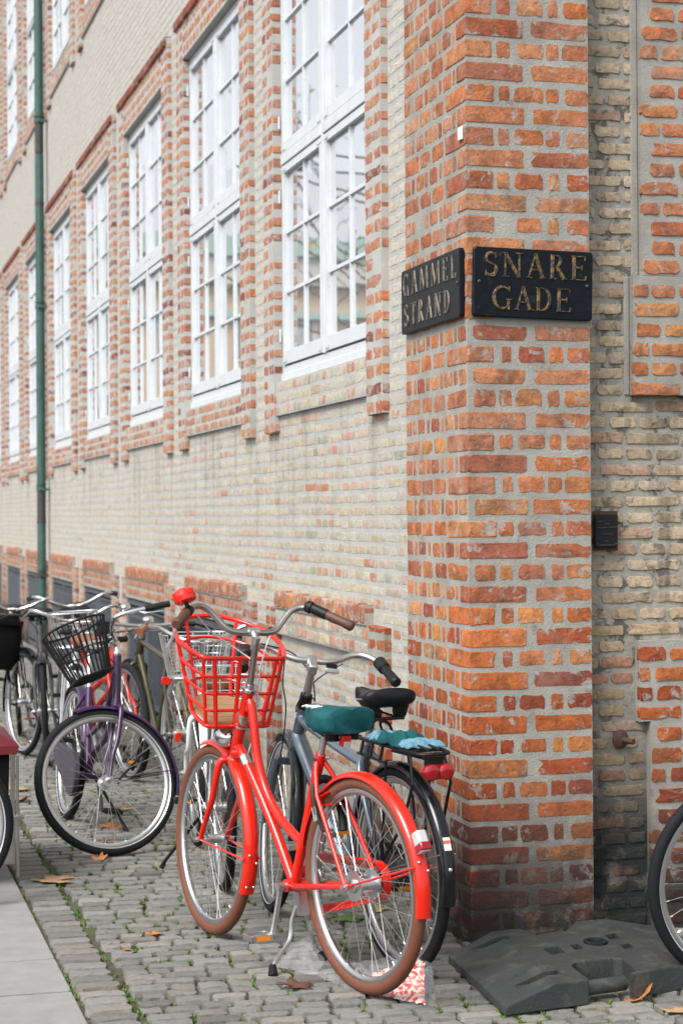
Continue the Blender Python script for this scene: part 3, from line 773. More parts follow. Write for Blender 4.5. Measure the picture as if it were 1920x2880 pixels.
# ------------------------------------------------------------------ wall fittings
def letters(text, size, thick, x, z, sx=1.0):
    cu = bpy.data.curves.new('t', 'FONT'); cu.body = text; cu.size = size; cu.extrude = thick; cu.align_x = 'CENTER'; cu.align_y = 'CENTER'; cu.space_character = 1.0; cu.offset = .0006
    o = bpy.data.objects.new('t', cu); COL.objects.link(o); dg = bpy.context.evaluated_depsgraph_get(); me = bpy.data.meshes.new_from_object(o.evaluated_get(dg))
    bpy.data.objects.remove(o); V = np.array([tuple(v.co) for v in me.vertices]); F = [tuple(p.vertices) for p in me.polygons]
    return V, F
# carved roman letters built from strokes with serifs (units: cap height 1)
def stroke(m, a, b, wd, d0, d1):
    a, b = np.array(a, float), np.array(b, float); t = nrm(b-a); n_ = np.array([-t[1], t[0]])*wd/2
    q = [a-n_, b-n_, b+n_, a+n_]; V = [(p[0], d0, p[1]) for p in q]+[(a+(p-a)*1.0)[0:2].tolist()[0:1]+[d1]+[(p)[1]] for p in [a-n_*.55, b-n_*.55, b+n_*.55, a+n_*.55]]
    m.add(V, [(0, 1, 5, 4), (1, 2, 6, 5), (2, 3, 7, 6), (3, 0, 4, 7), (4, 5, 6, 7)])
def arc(m, c, rx, rz, a0, a1, wfun, d0, d1, n=14):
    pr = []
    for i in range(n+1):
        a = math.radians(a0+(a1-a0)*i/n); w_ = wfun(i/n); o = []
        for k in (-.5, .5): o.append((c[0]+(rx+k*w_)*math.cos(a), c[1]+(rz+k*w_)*math.sin(a)))
        pr.append((o, ((c[0]+(rx-.27*w_)*math.cos(a), c[1]+(rz-.27*w_)*math.sin(a)), (c[0]+(rx+.27*w_)*math.cos(a), c[1]+(rz+.27*w_)*math.sin(a)))))
    V = []
    for o, i_ in pr: V += [(o[0][0], d0, o[0][1]), (i_[0][0], d1, i_[0][1]), (i_[1][0], d1, i_[1][1]), (o[1][0], d0, o[1][1])]
    F = []
    for i in range(n):
        for k in range(3): F.append((4*i+k, 4*i+4+k, 4*i+5+k, 4*i+1+k))
    F += [(0, 1, 2, 3)]
    m.add(V, F)
TK, TN, SF = .17, .085, .08
def glyph(m, ch, x, z, h, d0, d1):
    def S(a, b, wd): stroke(m, (x+a[0]*h, z+a[1]*h), (x+b[0]*h, z+b[1]*h), wd*h, d0, d1)
    def ser(cx, cz, wd=.30): S((cx-wd/2, cz), (cx+wd/2, cz), .055)
    def A(c, rx, rz, a0, a1, wf): arc(m, (x+c[0]*h, z+c[1]*h), rx*h, rz*h, a0, a1, lambda t: wf(t)*h, d0, d1)
    fat = lambda t: TN*.8+(TK-TN*.8)*math.sin(math.pi*t)
    if ch == 'E': S((.15, 0), (.15, 1), TK); S((.02, .975), (.62, .975), .055); S((.02, .025), (.66, .025), .055); S((.15, .52), (.48, .52), TN); S((.61, .99), (.61, .82), .06); S((.65, .0), (.65, .20), .06); S((.48, .62), (.48, .42), .05); return .74
    if ch == 'L': S((.15, 0), (.15, 1), TK); ser(.15, .975); S((.02, .025), (.60, .025), .06); S((.59, 0), (.59, .22), .06); return .68
    if ch == 'N': S((.14, 0), (.14, 1), TN); S((.14, .98), (.72, .02), TK); S((.74, 0), (.74, 1), TN); ser(.14, .025); ser(.10, .975, .26); ser(.74, .975); return .90
    if ch == 'M': S((.12, 0), (.20, 1), .07); S((.20, .98), (.60, .02), .13); S((.60, .02), (1.0, .98), .07); S((1.0, 1), (1.08, 0), .14); ser(.12, .025, .22); ser(1.08, .025, .24); return 1.22
    if ch == 'A': S((.10, 0), (.40, 1.), TN); S((.38, 1.), (.72, 0), TK); S((.20, .34), (.58, .34), .06); ser(.10, .025, .26); ser(.72, .025, .30); return .84
    if ch == 'R': S((.15, 0), (.15, 1), TK); A((.30, .745), .19, .215, -90, 90, fat); S((.10, .975), (.32, .975), .055); S((.15, .525), (.34, .525), .05); S((.33, .52), (.66, .02), TK); ser(.15, .025, .30); ser(.70, .025, .18); return .80
    if ch == 'D': S((.15, 0), (.15, 1), TK); A((.30, .5), .36, .46, -90, 90, fat); S((.02, .975), (.32, .975), .055); S((.02, .025), (.32, .025), .055); return .84
    if ch == 'G': A((.46, .5), .37, .46, 40, 320, fat); S((.74, .0), (.74, .42), TK*.8); ser(.74, .43, .26); S((.76, .98), (.76, .74), .06); return .90
    if ch == 'S': A((.33, .74), .20, .21, 30, 270, lambda t: TN+.05*math.sin(math.pi*t)); A((.33, .27), .23, .235, 90, -150, lambda t: TN+.09*math.sin(math.pi*t)); S((.52, .98), (.52, .76), .05); S((.11, .24), (.11, .02), .05); return .66
    if ch == 'T': S((.36, 0), (.36, 1), TK); S((.02, .97), (.70, .97), .065); S((.03, .99), (.03, .80), .05); S((.69, .99), (.69, .80), .05); ser(.36, .025); return .74
    return .4
def word(m, txt, xc, z, h, tot, d0, d1):
    tmp = M(); ws = [glyph(tmp, c_, 0, 0, h, 0, 0)*h for c_ in txt]; gap = (tot-sum(ws))/(len(txt)-1); x = xc-tot/2
    for c_, w_ in zip(txt, ws): glyph(m, c_, x, z, h, d0, d1); x += w_+gap
def street_sign(loc, rz, W, Hh, lines, label, gold='sign_gold'):
    o = M(); r = .012; pl = []
    for cx, cz, a0 in ((W/2-r, Hh/2-r, 0), (-W/2+r, Hh/2-r, 90), (-W/2+r, -Hh/2+r, 180), (W/2-r, -Hh/2+r, 270)):
        for k in range(5): a = math.radians(a0+22.5*k); pl.append((cx+r*math.cos(a), cz+r*math.sin(a)))
    n = len(pl); V = [(x, 0, z) for x, z in pl]+[(x, -.013, z) for x, z in pl]+[(x*.985, -.016, z*.975) for x, z in pl]
    o.add(V, [tuple(range(n))]+[(i, n+i, n+(i+1) % n, (i+1) % n) for i in range(n)]+[(n+i, 2*n+i, 2*n+(i+1) % n, n+(i+1) % n) for i in range(n)]+[tuple(range(3*n-1, 2*n-1, -1))])
    s = o.build('street_sign', 'sign_black', smooth=False); s.location = loc; s.rotation_euler = rz
    for (t, z, h, tot, xo) in lines:
        tmp = M(); ws = [glyph(tmp, c_, 0, 0, h, 0, 0)*h for c_ in t]; gap = (tot-sum(ws))/(len(t)-1); x = xo-tot/2
        for c_, w_ in zip(t, ws):
            l = M(); glyph(l, c_, x, z, h, -.0158, -.0205); x += w_+gap; l.build('letter', gold, s, smooth=False)
    for xx in (-W/2+.022, W/2-.022):
        b = M(); b.ball((xx, -.0165, .0), .007, .005, .007); b.build('screw', 'dark_iron', s)
    tag(s, label, 'street sign'); return s
street_sign((2.478, YP-.008, 2.3925), (0, math.radians(1.2), 0), .462, .252, (('SNARE', .020, .090, .405, .008), ('GADE', -.098, .086, .31, -.004)), 'black street sign with worn gold letters reading SNARE GADE')
street_sign((XP-.008, 6.834, 2.3975), (0, 0, -math.pi/2), .722, .252, (('GAMMEL', .020, .088, .655, .0), ('STRAND', -.100, .088, .57, -.03)), 'black street sign with raised letters reading GAMMEL STRAND', 'sign_dull')
# meter plate
mp = empty('meter_plate', (2.800, 6.565, 1.49)); tag(mp, 'small black embossed plate on a red board beside the pier', 'plate')
m = M(); m.box((-.045, -.008, -.074), (.055, .0, .074)); m.build('backboard', 'rust', mp, smooth=False, bevel=.002)
m = M(); m.box((-.044, -.026, -.062), (.047, -.0085, .061)); m.build('plate_body', 'black_plastic', mp, smooth=False, bevel=.003)
m = M()
for (xa, xb, z_) in ((-.036, -.012, .034), (-.008, .012, .024), (-.034, .006, .010), (.010, .042, .012), (-.02, .024, -.014), (-.006, .006, -.040), (-.03, .036, -.055)): m.box((xa, -.0285, z_), (xb, -.0262, z_+.003))
for xx in (-.036, .040): m.ball((xx, -.027, -.050), .004)
m.build('embossing', 'dark_iron', mp, smooth=False)
# white survey marker at the corner
m = M(); m.box((-.008, -.028, -.024), (0, .028, .024)); mk = m.build('marker_plate', 'white_gloss', smooth=False, bevel=.003); mk.location = (XP-.004, 6.50, 2.94); mk.scale = (1, .75, 1)
tag(mk, 'tiny white marker plate near the pier corner above the signs', 'marker')
def wall_pin(loc, rz, L_, mat2, label):
    e = empty('wall_pin', loc, (0, 0, rz)); tag(e, label, 'iron pin', 'iron pins in the wall foot')
    m = M(); m.loft([[(r_*math.cos(a), y_, r_*math.sin(a)) for a in [2*math.pi*i/20 for i in range(20)]] for y_, r_ in ((.0, .036), (-.006, .036), (-.012, .030), (-.018, .014))]); m.build('flange', 'rust', e)
    m = M(); m.tube([(0, -.015, 0), (0.004, -L_*.5, -.002), (.010, -L_, -.004)], .0115, 10); m.build('pin', mat2, e)
wall_pin((2.866, 6.578, .704), .25, .07, 'rust', 'rusty iron pin and round plate in the recess beside the pier')
wall_pin((XM-.004, 7.66, .586), -math.pi/2, .12, 'leaf_tan', 'round iron plate with a tan pin above the bicycle rack')
# downpipe
dp = empty('downpipe', (2.262, 20.93, 0)); tag(dp, 'weathered green downpipe running up the wall between the windows', 'downpipe')
for i, (za, zb, mt) in enumerate(((0, 1.49, 'copper_green'), (1.5, 1.84, 'dark_iron'), (1.85, 3.83, 'copper_green'), (3.84, 5.55, 'copper_green'), (5.56, 5.9, 'dark_iron'), (5.91, 9.3, 'copper_green'))):
    m = M(); m.tube([(0, 0, za), (0, 0, zb)], .048, 18); m.build('pipe_section', mt, dp)
for z_ in (.9, 1.85, 3.86, 5.91):
    m = M(); m.tube([(0, 0, z_-.022), (0, 0, z_+.03)], .056, 18); m.tube([(0, 0, z_+.05), (0, 0, z_+.062)], .060, 18); m.box((0, -.075, z_-.012), (.10, -.045, z_+.012)); m.tube([(-.03, -.06, z_), (.09, -.06, z_)], .009, 6); m.build('pipe_clamp', 'copper_green' if z_ > 1 else 'dark_iron', dp)
for z_ in (1.495, 5.0): m = M(); m.tube([(0, 0, z_-.02), (0, 0, z_+.02)], .052, 18); m.build('pipe_collar', 'dark_iron', dp)

# plants and note inside the first window
def pot(loc, label, tall, cact=False):
    e = empty('potted_plant', loc); tag(e, label, 'potted plant', 'plants on the window ledge')
    m = M(); m.loft([[(r_*math.cos(a), r_*math.sin(a), z_) for a in [2*math.pi*i/20 for i in range(20)]] for z_, r_ in ((0, .052), (.085, .066), (.086, .075), (.115, .078), (.115, .068), (.10, .066))]); m.build('pot', 'terracotta', e)
    m = M()
    if cact:
        for q in range(5): a = q*1.3; m.loft([[(.03*math.cos(a)+r_*math.cos(b), .03*math.sin(a)+r_*math.sin(b), z_) for b in [2*math.pi*i/8 for i in range(8)]] for z_, r_ in ((.10, .018), (.2, .022), (tall*R.uniform(.8, 1), .018), (tall+.01, .006))])
    for q in range(60):
        a = R.uniform(0, 6.28); t_ = R.uniform(.2, 1.1); L_ = R.uniform(.08, tall); x1, y1, z1 = math.cos(a)*math.sin(t_)*L_, math.sin(a)*math.sin(t_)*L_, .11+math.cos(t_)*L_
        m.add([(math.cos(a+1.57)*.004, math.sin(a+1.57)*.004, .10), (x1*.6+.008*math.cos(a+1.57), y1*.6+.008*math.sin(a+1.57), .1+(z1-.1)*.7), (x1, y1, z1), (x1*.6-.008*math.cos(a+1.57), y1*.6-.008*math.sin(a+1.57), .1+(z1-.1)*.7)], [(0, 1, 2, 3)])
    m.build('foliage', 'leaf_green' if cact else 'leaf_yellow', e, smooth=False)
pot((2.52, 9.30, 2.37), 'yellowish spiky plant in a terracotta pot behind the left casement', .16)
pot((2.52, 8.42, 2.37), 'green cactus plant in a terracotta pot behind the right casement', .22, True)
m = M(); m.box((2.445, 7.9, 2.28), (2.64, 10.0, 2.37)); sb = bchild(m.build('inner_sill', 'white_paint', smooth=False)); rebase(sb)
e = empty('paper_note', (2.408, 9.135, 2.44)); tag(e, 'white paper note with red print behind the window pane', 'note')
m = M(); m.box((-.001, -.055, -.06), (.001, .055, .12)); m.build('sheet', 'paper', e, smooth=False)
m = M(); m.tube([(-.003, .02+.018*math.cos(t_), .062+.018*math.sin(t_)) for t_ in np.linspace(.4, 5.2, 12)], .0035, 5); m.tube([(-.003, -.022+.014*math.cos(t_), .062+.02*math.sin(t_)) for t_ in np.linspace(0, 6.1, 12)], .0035, 5)
m.box((-.003, -.04, .0), (-.0012, .04, .006)); m.box((-.003, -.03, -.015), (-.0012, .035, -.011)); m.build('print', 'ink_red', e, smooth=False)

# ------------------------------------------------------------------ bicycles (local frame: x forward, y left, z up, origin at the rear tyre's contact)
def steer_fn(hb, ht, deg):
    o = np.array([hb[0], 0, hb[1]]); ax = nrm(np.array([ht[0]-hb[0], 0, ht[1]-hb[1]])); a = math.radians(deg); c, s = math.cos(a), math.sin(a)
    def f(V):
        V = np.asarray(V, float)-o; return V*c+np.cross(np.broadcast_to(ax, V.shape), V)*s+(V@ax)[:, None]*ax*(1-c)+o
    return f
def wheel(root, c, Rr, tw, tyre, rim, xf=None, spokes=32, hub='alloy', hubw=.035, hubr=.018, reflect=False):
    cx, cz = c; C3 = (cx, 0, cz); rr = Rr-tw
    r = M(); rim_o = rr+.004
    r.sweep_y([(rim_o, -.0125), (rim_o-.004, -.0135), (rim_o-.014, -.0115), (rim_o-.020, -.006), (rim_o-.021, 0), (rim_o-.020, .006), (rim_o-.014, .0115), (rim_o-.004, .0135), (rim_o, .0125), (rim_o-.007, 0)], C3, 0, 2*math.pi, 72, True)
    w_ = r.build('wheel', rim, root, xf=xf)
    t = M(); h = tw/2; prof = [(Rr-h-h*math.cos(a)*1.02, h*.95*math.sin(a)) for a in [2*math.pi*i/14 for i in range(14)]]
    t.sweep_y(prof, C3, 0, 2*math.pi, 72, True); t.build('tyre', tyre, w_, xf=xf)
    if tyre == 'black_rubber':
        t = M()
        for sgn in (-1, 1): t.sweep_y([(Rr-tw*.86, sgn*tw*.40), (Rr-tw*.80, sgn*tw*.45), (Rr-tw*.74, sgn*tw*.482), (Rr-tw*.77, sgn*tw*.46)], C3, 0, 2*math.pi, 72, True)
        t.build('reflex_stripe', 'silver_paint', w_, xf=xf)
    s = M()
    for i in range(spokes):
        a = 2*math.pi*i/spokes; side = 1 if i % 2 else -1; tw_ = (.55 if (i//2) % 2 else -.55); b = a+tw_
        s.tube([(cx+hubr*1.5*math.cos(b), side*hubw*.85, cz+hubr*1.5*math.sin(b)), (cx+(rim_o-.018)*math.cos(a), side*.003, cz+(rim_o-.018)*math.sin(a))], .0011, 3, cap=False)
        s.tube([(cx+(rim_o-.032)*math.cos(a), side*.0035, cz+(rim_o-.032)*math.sin(a)), (cx+(rim_o-.018)*math.cos(a), side*.003, cz+(rim_o-.018)*math.sin(a))], .0024, 4, cap=False)
    so = s.build('spokes', 'spoke_steel', w_, xf=xf); so['kind'] = 'stuff'
    hb_ = M(); K = [2*math.pi*i/18 for i in range(18)]
    hb_.loft([[(cx+q*math.cos(a), y_, cz+q*math.sin(a)) for a in K] for y_, q in ((-hubw-.012, .008), (-hubw-.006, hubr*.8), (-hubw, hubr*.8), (-hubw+.001, hubr*1.7), (-hubw+.005, hubr*1.7), (-hubw+.009, hubr), (0, hubr*.95), (hubw-.009, hubr), (hubw-.005, hubr*1.7), (hubw-.001, hubr*1.7), (hubw, hubr*.8), (hubw+.006, hubr*.8), (hubw+.012, .008))])
    hb_.tube([(cx, -hubw-.045, cz), (cx, hubw+.045, cz)], .0048, 8)
    for s_ in (-1, 1): hb_.tube([(cx, s_*(hubw+.026), cz), (cx, s_*(hubw+.036), cz)], .011, 6); hb_.tube([(cx, s_*(hubw+.036), cz), (cx, s_*(hubw+.046), cz)], .0075, 8)
    hb_.build('hub', hub, w_, xf=xf)
    return w_
def fender(root, c, Rf, w_, a0, a1, mat, xf=None, name='fender'):
    m = M(); n = 44; P = []
    for i in range(9):
        t = -1+2*i/8; P.append((Rf-.014*t*t*abs(t)+.003*(1-t*t), t*w_/2))
    prof = P+[(r-.003, y*.96) for r, y in reversed(P)]
    m.sweep_y(prof, (c[0], 0, c[1]), math.radians(a0), math.radians(a1), n)
    return m.build(name, mat, root, xf=xf, auto=60)
def grip(m, P, r=.0155):
    P = catmull(P, 4); n = len(P); m.tube(P, [r*(1.05 if i in (0, n-1) else .92+.10*math.sin(math.pi*min(1, i/(n-1)))) for i in range(n)], 12)
def saddle(root, x, z, L_, W_, mat, h=.05, name='saddle', cover=None, tilt=.0, springs=True):
    def ring(u, gs=1.):  # u 0 rear .. 1 nose
        wd = W_/2*(.80+.20*math.sin(min(1, u/.22)*math.pi/2))*(1 if u < .25 else max(.20, 1-1.25*(u-.25)**.85 if u < .75 else .27)); 
        if u < .08: wd *= .72+.28*u/.08
        if u > .93: wd *= .75
        zz = z+.012*math.sin((1-u)*3.)-.020*math.sin(u*math.pi)+tilt*u; o = []
        for k in range(16):
            a = 2*math.pi*k/16; cy, cz = math.cos(a), math.sin(a)
            yy = wd*gs*(abs(cy)**.75)*(1 if cy > 0 else -1); zc = (h*.5*gs*(abs(cz)**.8)) if cz > 0 else -h*(.75 if u < .3 else .55)*gs*(abs(cz)**.6)
            o.append((x-L_/2+L_*u, yy, zz+zc-(.006 if abs(yy) < wd*.2 and cz > 0 else 0)))
        return o
    us = [0, .04, .1, .18, .27, .37, .48, .6, .72, .84, .93, .98, 1.]
    m = M(); m.loft([ring(u) for u in us]); s = m.build(name, mat, root, auto=80)
    r = M()
    for sg in (-1, 1):
        r.tube(catmull([(x-L_*.42, sg*W_*.26, z-h*.7), (x-L_*.2, sg*.03, z-h*1.05), (x+L_*.1, sg*.022, z-h*1.05), (x+L_*.38, sg*.012, z-h*.6)], 4), .0035, 6)
        if springs:
            r.tube([(x-L_*.36, sg*W_*.28, z-h*.45), (x-L_*.34, sg*W_*.27, z-h*1.25)], .019, 10)
    r.box((x-L_*.35, -W_*.30, z-h*1.30), (x-L_*.29, W_*.30, z-h*1.20)) if springs else None
    r.tube([(x-.02, 0, z-h*1.5), (x-.02, 0, z-h*.9)], .017, 10)
    r.build('saddle_rails', 'black_plastic', s)
    return s
def lug(m, a, b, r, r2=None):
    m.tube([a, b], [r, r2 or r], 14)
def crank(root, bb, ang, side, L_=.17, pedal_amber=True, mat='alloy', pm='alloy', y0=.055):
    a = math.radians(ang); ex, ez = bb[0]+L_*math.cos(a), bb[1]+L_*math.sin(a); y = side*y0; yo = side*(y0+.022)
    m = M(); m.tube(catmull([(bb[0], y, bb[1]), ((bb[0]+ex)/2, y+side*.010, (bb[1]+ez)/2), (ex, yo, ez)], 4), [.0155]+[.011]*7+[.0135], 8, flat=.7); m.tube([(bb[0], side*.035, bb[1]), (bb[0], y+side*.014, bb[1])], .0135, 10)
    c = m.build('crank_arm', mat, root)
    p = M(); y1, y2 = yo+side*.012, yo+side*.100; q = .034
    ya, yb = min(y1, y2), max(y1, y2)
    p.box((ex-q, ya, ez-.011), (ex-q+.007, yb, ez+.011)); p.box((ex+q-.007, ya, ez-.011), (ex+q, yb, ez+.011)); p.box((ex-q, ya, ez-.010), (ex+q, ya+.007, ez+.010)); p.box((ex-q, yb-.007, ez-.010), (ex+q, yb, ez+.010)); p.tube([(ex, yo, ez), (ex, yb-.004*side*side, ez)], .0075, 8)
    po = p.build('pedal', pm, c, smooth=False, bevel=.002)
    if pedal_amber:
        for sx in (-1, 1):
            p = M(); xx = ex+sx*(q+.0012); p.box((min(xx, xx+sx*.001), ya+.018, ez-.008), (max(xx, xx+sx*.001), yb-.018, ez+.008))
            p.build('reflector', 'amber', c, smooth=False)
def bell(m, c, ax, r):
    ax = nrm(ax); u = nrm(np.cross(ax, [0.3, .1, 1])); v = np.cross(ax, u); K = [2*math.pi*i/18 for i in range(18)]
    m.loft([[tuple(np.array(c)+ax*h_*r+q*r*(math.cos(a)*u+math.sin(a)*v)) for a in K] for h_, q in ((-.62, .3), (-.60, .72), (-.42, .95), (-.06, 1.), (-.04, .97), (0, .97), (.02, 1.), (.40, .95), (.60, .70), (.68, .3))])

def bike_base(label, origin, head, lean, group='bicycles parked along the brick wall'):
    e = empty('bicycle', (origin[0], origin[1], 0.0)); e.rotation_mode = 'XYZ'; e.rotation_euler = (math.radians(lean), 0, math.radians(head)); tag(e, label, 'bicycle', group); return e
def simple_bike(label, origin, head, lean, paint='black_paint', style='step', ht=(.80, .86), hb=(.86, .66), bb=(.43, .28), sc=(.27, .70), wb=1.08, steer=0, Rr=.345, tw=.040, tyre='black_rubber', rimm='alloy', 
                fend=None, ff=(60, 195), fr=(15, 185), bar='swept', barz=1.08, barm='chrome', gripm='black_plastic', sad='black_leather', sadz=.92, sadL=.26, rack=None, case=None, kick='side', tube_r=.016, spokes=28, crank_a=-80, bars_back=.14, lampm=None, bellm=None):
    root = bike_base(label, origin, head, lean); S = steer_fn(hb, ht, steer)
    P3 = lambda p, y=0.: (p[0], y, p[1]); rh = (0., Rr); fh = (wb, Rr)
    wheel(root, rh, Rr, tw, tyre, rimm, spokes=spokes, hubr=.022); wheel(root, fh, Rr, tw, tyre, rimm, xf=S, spokes=spokes)
    m = M(); hd = nrm([ht[0]-hb[0], 0, ht[1]-hb[1]])
    m.tube([P3(hb), P3(ht)], tube_r*1.25, 14); m.tube([P3(bb), P3(sc)], tube_r, 12)
    dt0 = np.array(P3(hb))+hd*.03
    if style == 'step':
        m.tube(catmull([dt0, (hb[0]-.12, 0, hb[1]-.16), (bb[0]+.10, 0, bb[1]+.12), P3(bb)], 6), tube_r*1.05, 12)
        t0 = np.array(P3(ht))-hd*.03; k = .45
        m.tube(catmull([t0, (ht[0]-.07, 0, ht[1]-.22), (bb[0]+.22*.8, 0, bb[1]+.27), (bb[0]+(sc[0]-bb[0])*k, 0, bb[1]+(sc[1]-bb[1])*k)], 6), tube_r*.9, 12)
    else:
        m.tube([dt0, P3(bb)], tube_r*1.05, 12); m.tube([np.array(P3(ht))-hd*.035, (sc[0]+.008, 0, sc[1]-.03)], tube_r*.95, 12)
    m.tube([(bb[0], -.036, bb[1]), (bb[0], .036, bb[1])], .021, 14)
    for s_ in (-1, 1):
        m.tube([(bb[0], s_*.02, bb[1]), (bb[0]-.08, s_*.045, bb[1]+.005), (rh[0]+.01, s_*.062, rh[1])], .0085, 8)
        m.tube([(sc[0], s_*.012, sc[1]-.03), (sc[0]-.05, s_*.045, sc[1]-.12), (rh[0], s_*.062, rh[1])], .0075, 8)
    m.build('frame', paint, root)
    f = M(); cr = np.array(P3(hb))-hd*.02
    for s_ in (-1, 1): f.tube(catmull([cr+np.array([0, s_*.012, .0]), cr+np.array([.004, s_*.048, -.03]), cr-hd*.17+np.array([.01, s_*.052, 0]), (fh[0]-.05, s_*.052, fh[1]+.10), (fh[0], s_*.052, fh[1])], 5), [.0125]*12+[.011]*4+[.0085]*5, 10)
    f.tube([cr+hd*.02, cr-hd*.005], .02, 12); f.build('fork', paint, root, xf=S)
    if fend:
        fr_ = fender(root, rh, Rr+.014, tw+.016, fr[0], fr[1], fend); ff_ = fender(root, fh, Rr+.014, tw+.016, ff[0], ff[1], fend, xf=S)
        st = M()
        for s_ in (-1, 1):
            a = math.radians(ff[1]-18); st.tube([(fh[0], s_*.055, fh[1]), (fh[0]+(Rr+.012)*math.cos(a), s_*(tw/2+.008), fh[1]+(Rr+.012)*math.sin(a))], .0028, 5)
        st.build('fender_stay', fend, ff_, xf=S)
        st = M()
        for s_ in (-1, 1):
            a = math.radians(fr[1]-18); st.tube([(rh[0], s_*.065, rh[1]), (rh[0]+(Rr+.012)*math.cos(a), s_*(tw/2+.008), rh[1]+(Rr+.012)*math.sin(a))], .0028, 5)
        st.build('fender_stay', fend, fr_)
    b = M(); s0 = np.array(P3(ht)); top = s0+hd*((barz-ht[1])/hd[2])
    b.tube([s0-hd*.01, s0+hd*.025], .021, 14); b.tube([s0, top], .0125, 12)
    T = np.array(top)+np.array([.03, 0, 0]); b.tube([top, T], .014, 10)
    if bar == 'swept': hp = [(0, 0, 0), (0, .05, 0), (.035, .12, .025), (.045, .19, .06), (.01, .245, .075), (-bars_back, .29, .06)]
    elif bar == 'flat': hp = [(0, 0, 0), (.0, .1, .004), (-.008, .2, .012), (-.03, .30, .015)]
    else: hp = [(0, 0, 0), (.02, .08, .0), (.03, .14, .05), (.02, .20, .09), (-.03, .25, .085), (-.13, .29, .06)]
    full = [(x, -y, z) for x, y, z in reversed(hp[1:])]+hp; b.tube(catmull([T+np.array(p) for p in full], 5), .0112, 10)
    bo = b.build('handlebar', barm, root, xf=S)
    for s_ in (-1, 1):
        g = M(); e_ = np.array(hp[-1])*[1, s_, 1]; p_ = np.array(hp[-2])*[1, s_, 1]; d = nrm(e_-p_); grip(g, [T+e_-d*.10, T+e_-d*.05, T+e_+d*.02], .016); g.build('grip', gripm, bo, xf=S)
        l = M(); q = T+e_-d*.10; l.tube(catmull([q+np.array([.03, -s_*.005, .0]), q+np.array([.045, s_*.02, -.02])+d*.03, q+np.array([.04, s_*.02, -.03])+d*.11], 4), .005, 6, flat=.6); l.build('brake_lever', 'alloy' if barm == 'chrome' else 'black_plastic', bo, xf=S)
    if bellm: q = M(); bell(q, T+np.array(hp[-2])*[1, bellm[1], 1]+np.array([-.02, 0, .028]), (.1, .1, 1), .027); q.build('bell', bellm[0], bo, xf=S)
    cb = M(); fz = fh[1]+Rr
    for s_ in (-1, 1): cb.tube(catmull([T+np.array([.03, s_*.15, .03]), T+np.array([.09, s_*.06, -.03]), np.array(top)+np.array([.05, s_*.015, -.12]), (hb[0]+.02, s_*.02, hb[1]+.02)], 6), .0024, 5)
    cb.build('cable', 'black_plastic', root, xf=S)
    sp = M(); sd_ = nrm([sc[0]-bb[0], 0, sc[1]-bb[1]]); sp.tube([P3(sc), np.array(P3(sc))+sd_*(sadz-.05-sc[1])/sd_[2]], .0125, 12); so = sp.build('seat_post', 'alloy', root)
    sx = sc[0]+(sadz-.05-sc[1])*sd_[0]/sd_[2]; saddle(root, sx+.015, sadz, sadL, .19, sad)
    am = paint in ('olive_paint', 'white_gloss'); cm = 'alloy' if paint in ('silver_paint', 'white_gloss', 'olive_paint') else 'dark_iron'; crank(root, bb, crank_a, 1, pm='black_plastic' if paint != 'silver_paint' else 'alloy', mat=cm, pedal_amber=am); crank(root, bb, crank_a+180, -1, pm='black_plastic', mat=cm, pedal_amber=am)
    c_ = M(); K = 40
    if case:
        pts = []
        for i in range(K): a = math.radians(90-360*i/K); pts.append((a,))
        Rb, Rh_ = .105, .060; o_ = []
        for i in range(13): a = math.radians(-95+190*i/12); o_.append((bb[0]+Rb*math.cos(a), bb[1]+Rb*math.sin(a)))
        for i in range(9): a = math.radians(95+170*i/8); o_.append((rh[0]+.02+Rh_*math.cos(a), rh[1]+Rh_*math.sin(a)))
        V = [(x, -.062, z) for x, z in o_]+[(x, -.084, z) for x, z in o_]; n = len(o_)
        cx_, cz_ = np.mean([q[0] for q in o_]), np.mean([q[1] for q in o_]); V += [(cx_+(x-cx_)*.93, -.088, cz_+(z-cz_)*.86) for x, z in o_]
        c_.add(V, [tuple(range(n))]+[(i, (i+1) % n, n+(i+1) % n, n+i) for i in range(n)]+[(n+i, n+(i+1) % n, 2*n+(i+1) % n, 2*n+i) for i in range(n)]+[tuple(range(3*n-1, 2*n-1, -1))]); c_.build('chain_case', case, root)
    else:
        c_.sweep_y([(.095, -.056), (.092, -.053), (.080, -.053), (.078, -.056), (.080, -.059), (.092, -.059)], (bb[0], 0, bb[1]), 0, 2*math.pi, 32, True)
        for i in range(5): a = 2*math.pi*i/5; c_.tube([(bb[0], -.056, bb[1]), (bb[0]+.083*math.cos(a), -.056, bb[1]+.083*math.sin(a))], .006, 6)
        c_.tube([(bb[0], -.056, bb[1]+.09), (rh[0], -.056, rh[1]+.035)], .004, 5); c_.tube([(bb[0], -.056, bb[1]-.09), (rh[0], -.056, rh[1]-.035)], .004, 5)
        c_.sweep_y([(.04, -.05), (.04, -.06), (.02, -.06), (.02, -.05)], (rh[0], 0, rh[1]), 0, 2*math.pi, 20, True); c_.build('chainset', 'dark_iron', root)
    if kick == 'side':
        k = M(); k.tube([(bb[0]-.10, .05, bb[1]-.01), (bb[0]+.05, .20, .045), (bb[0]+.06, .215, .012)], [.008, .008, .012], 8); k.build('kickstand', 'black_plastic' if paint != 'silver_paint' else 'alloy', root)
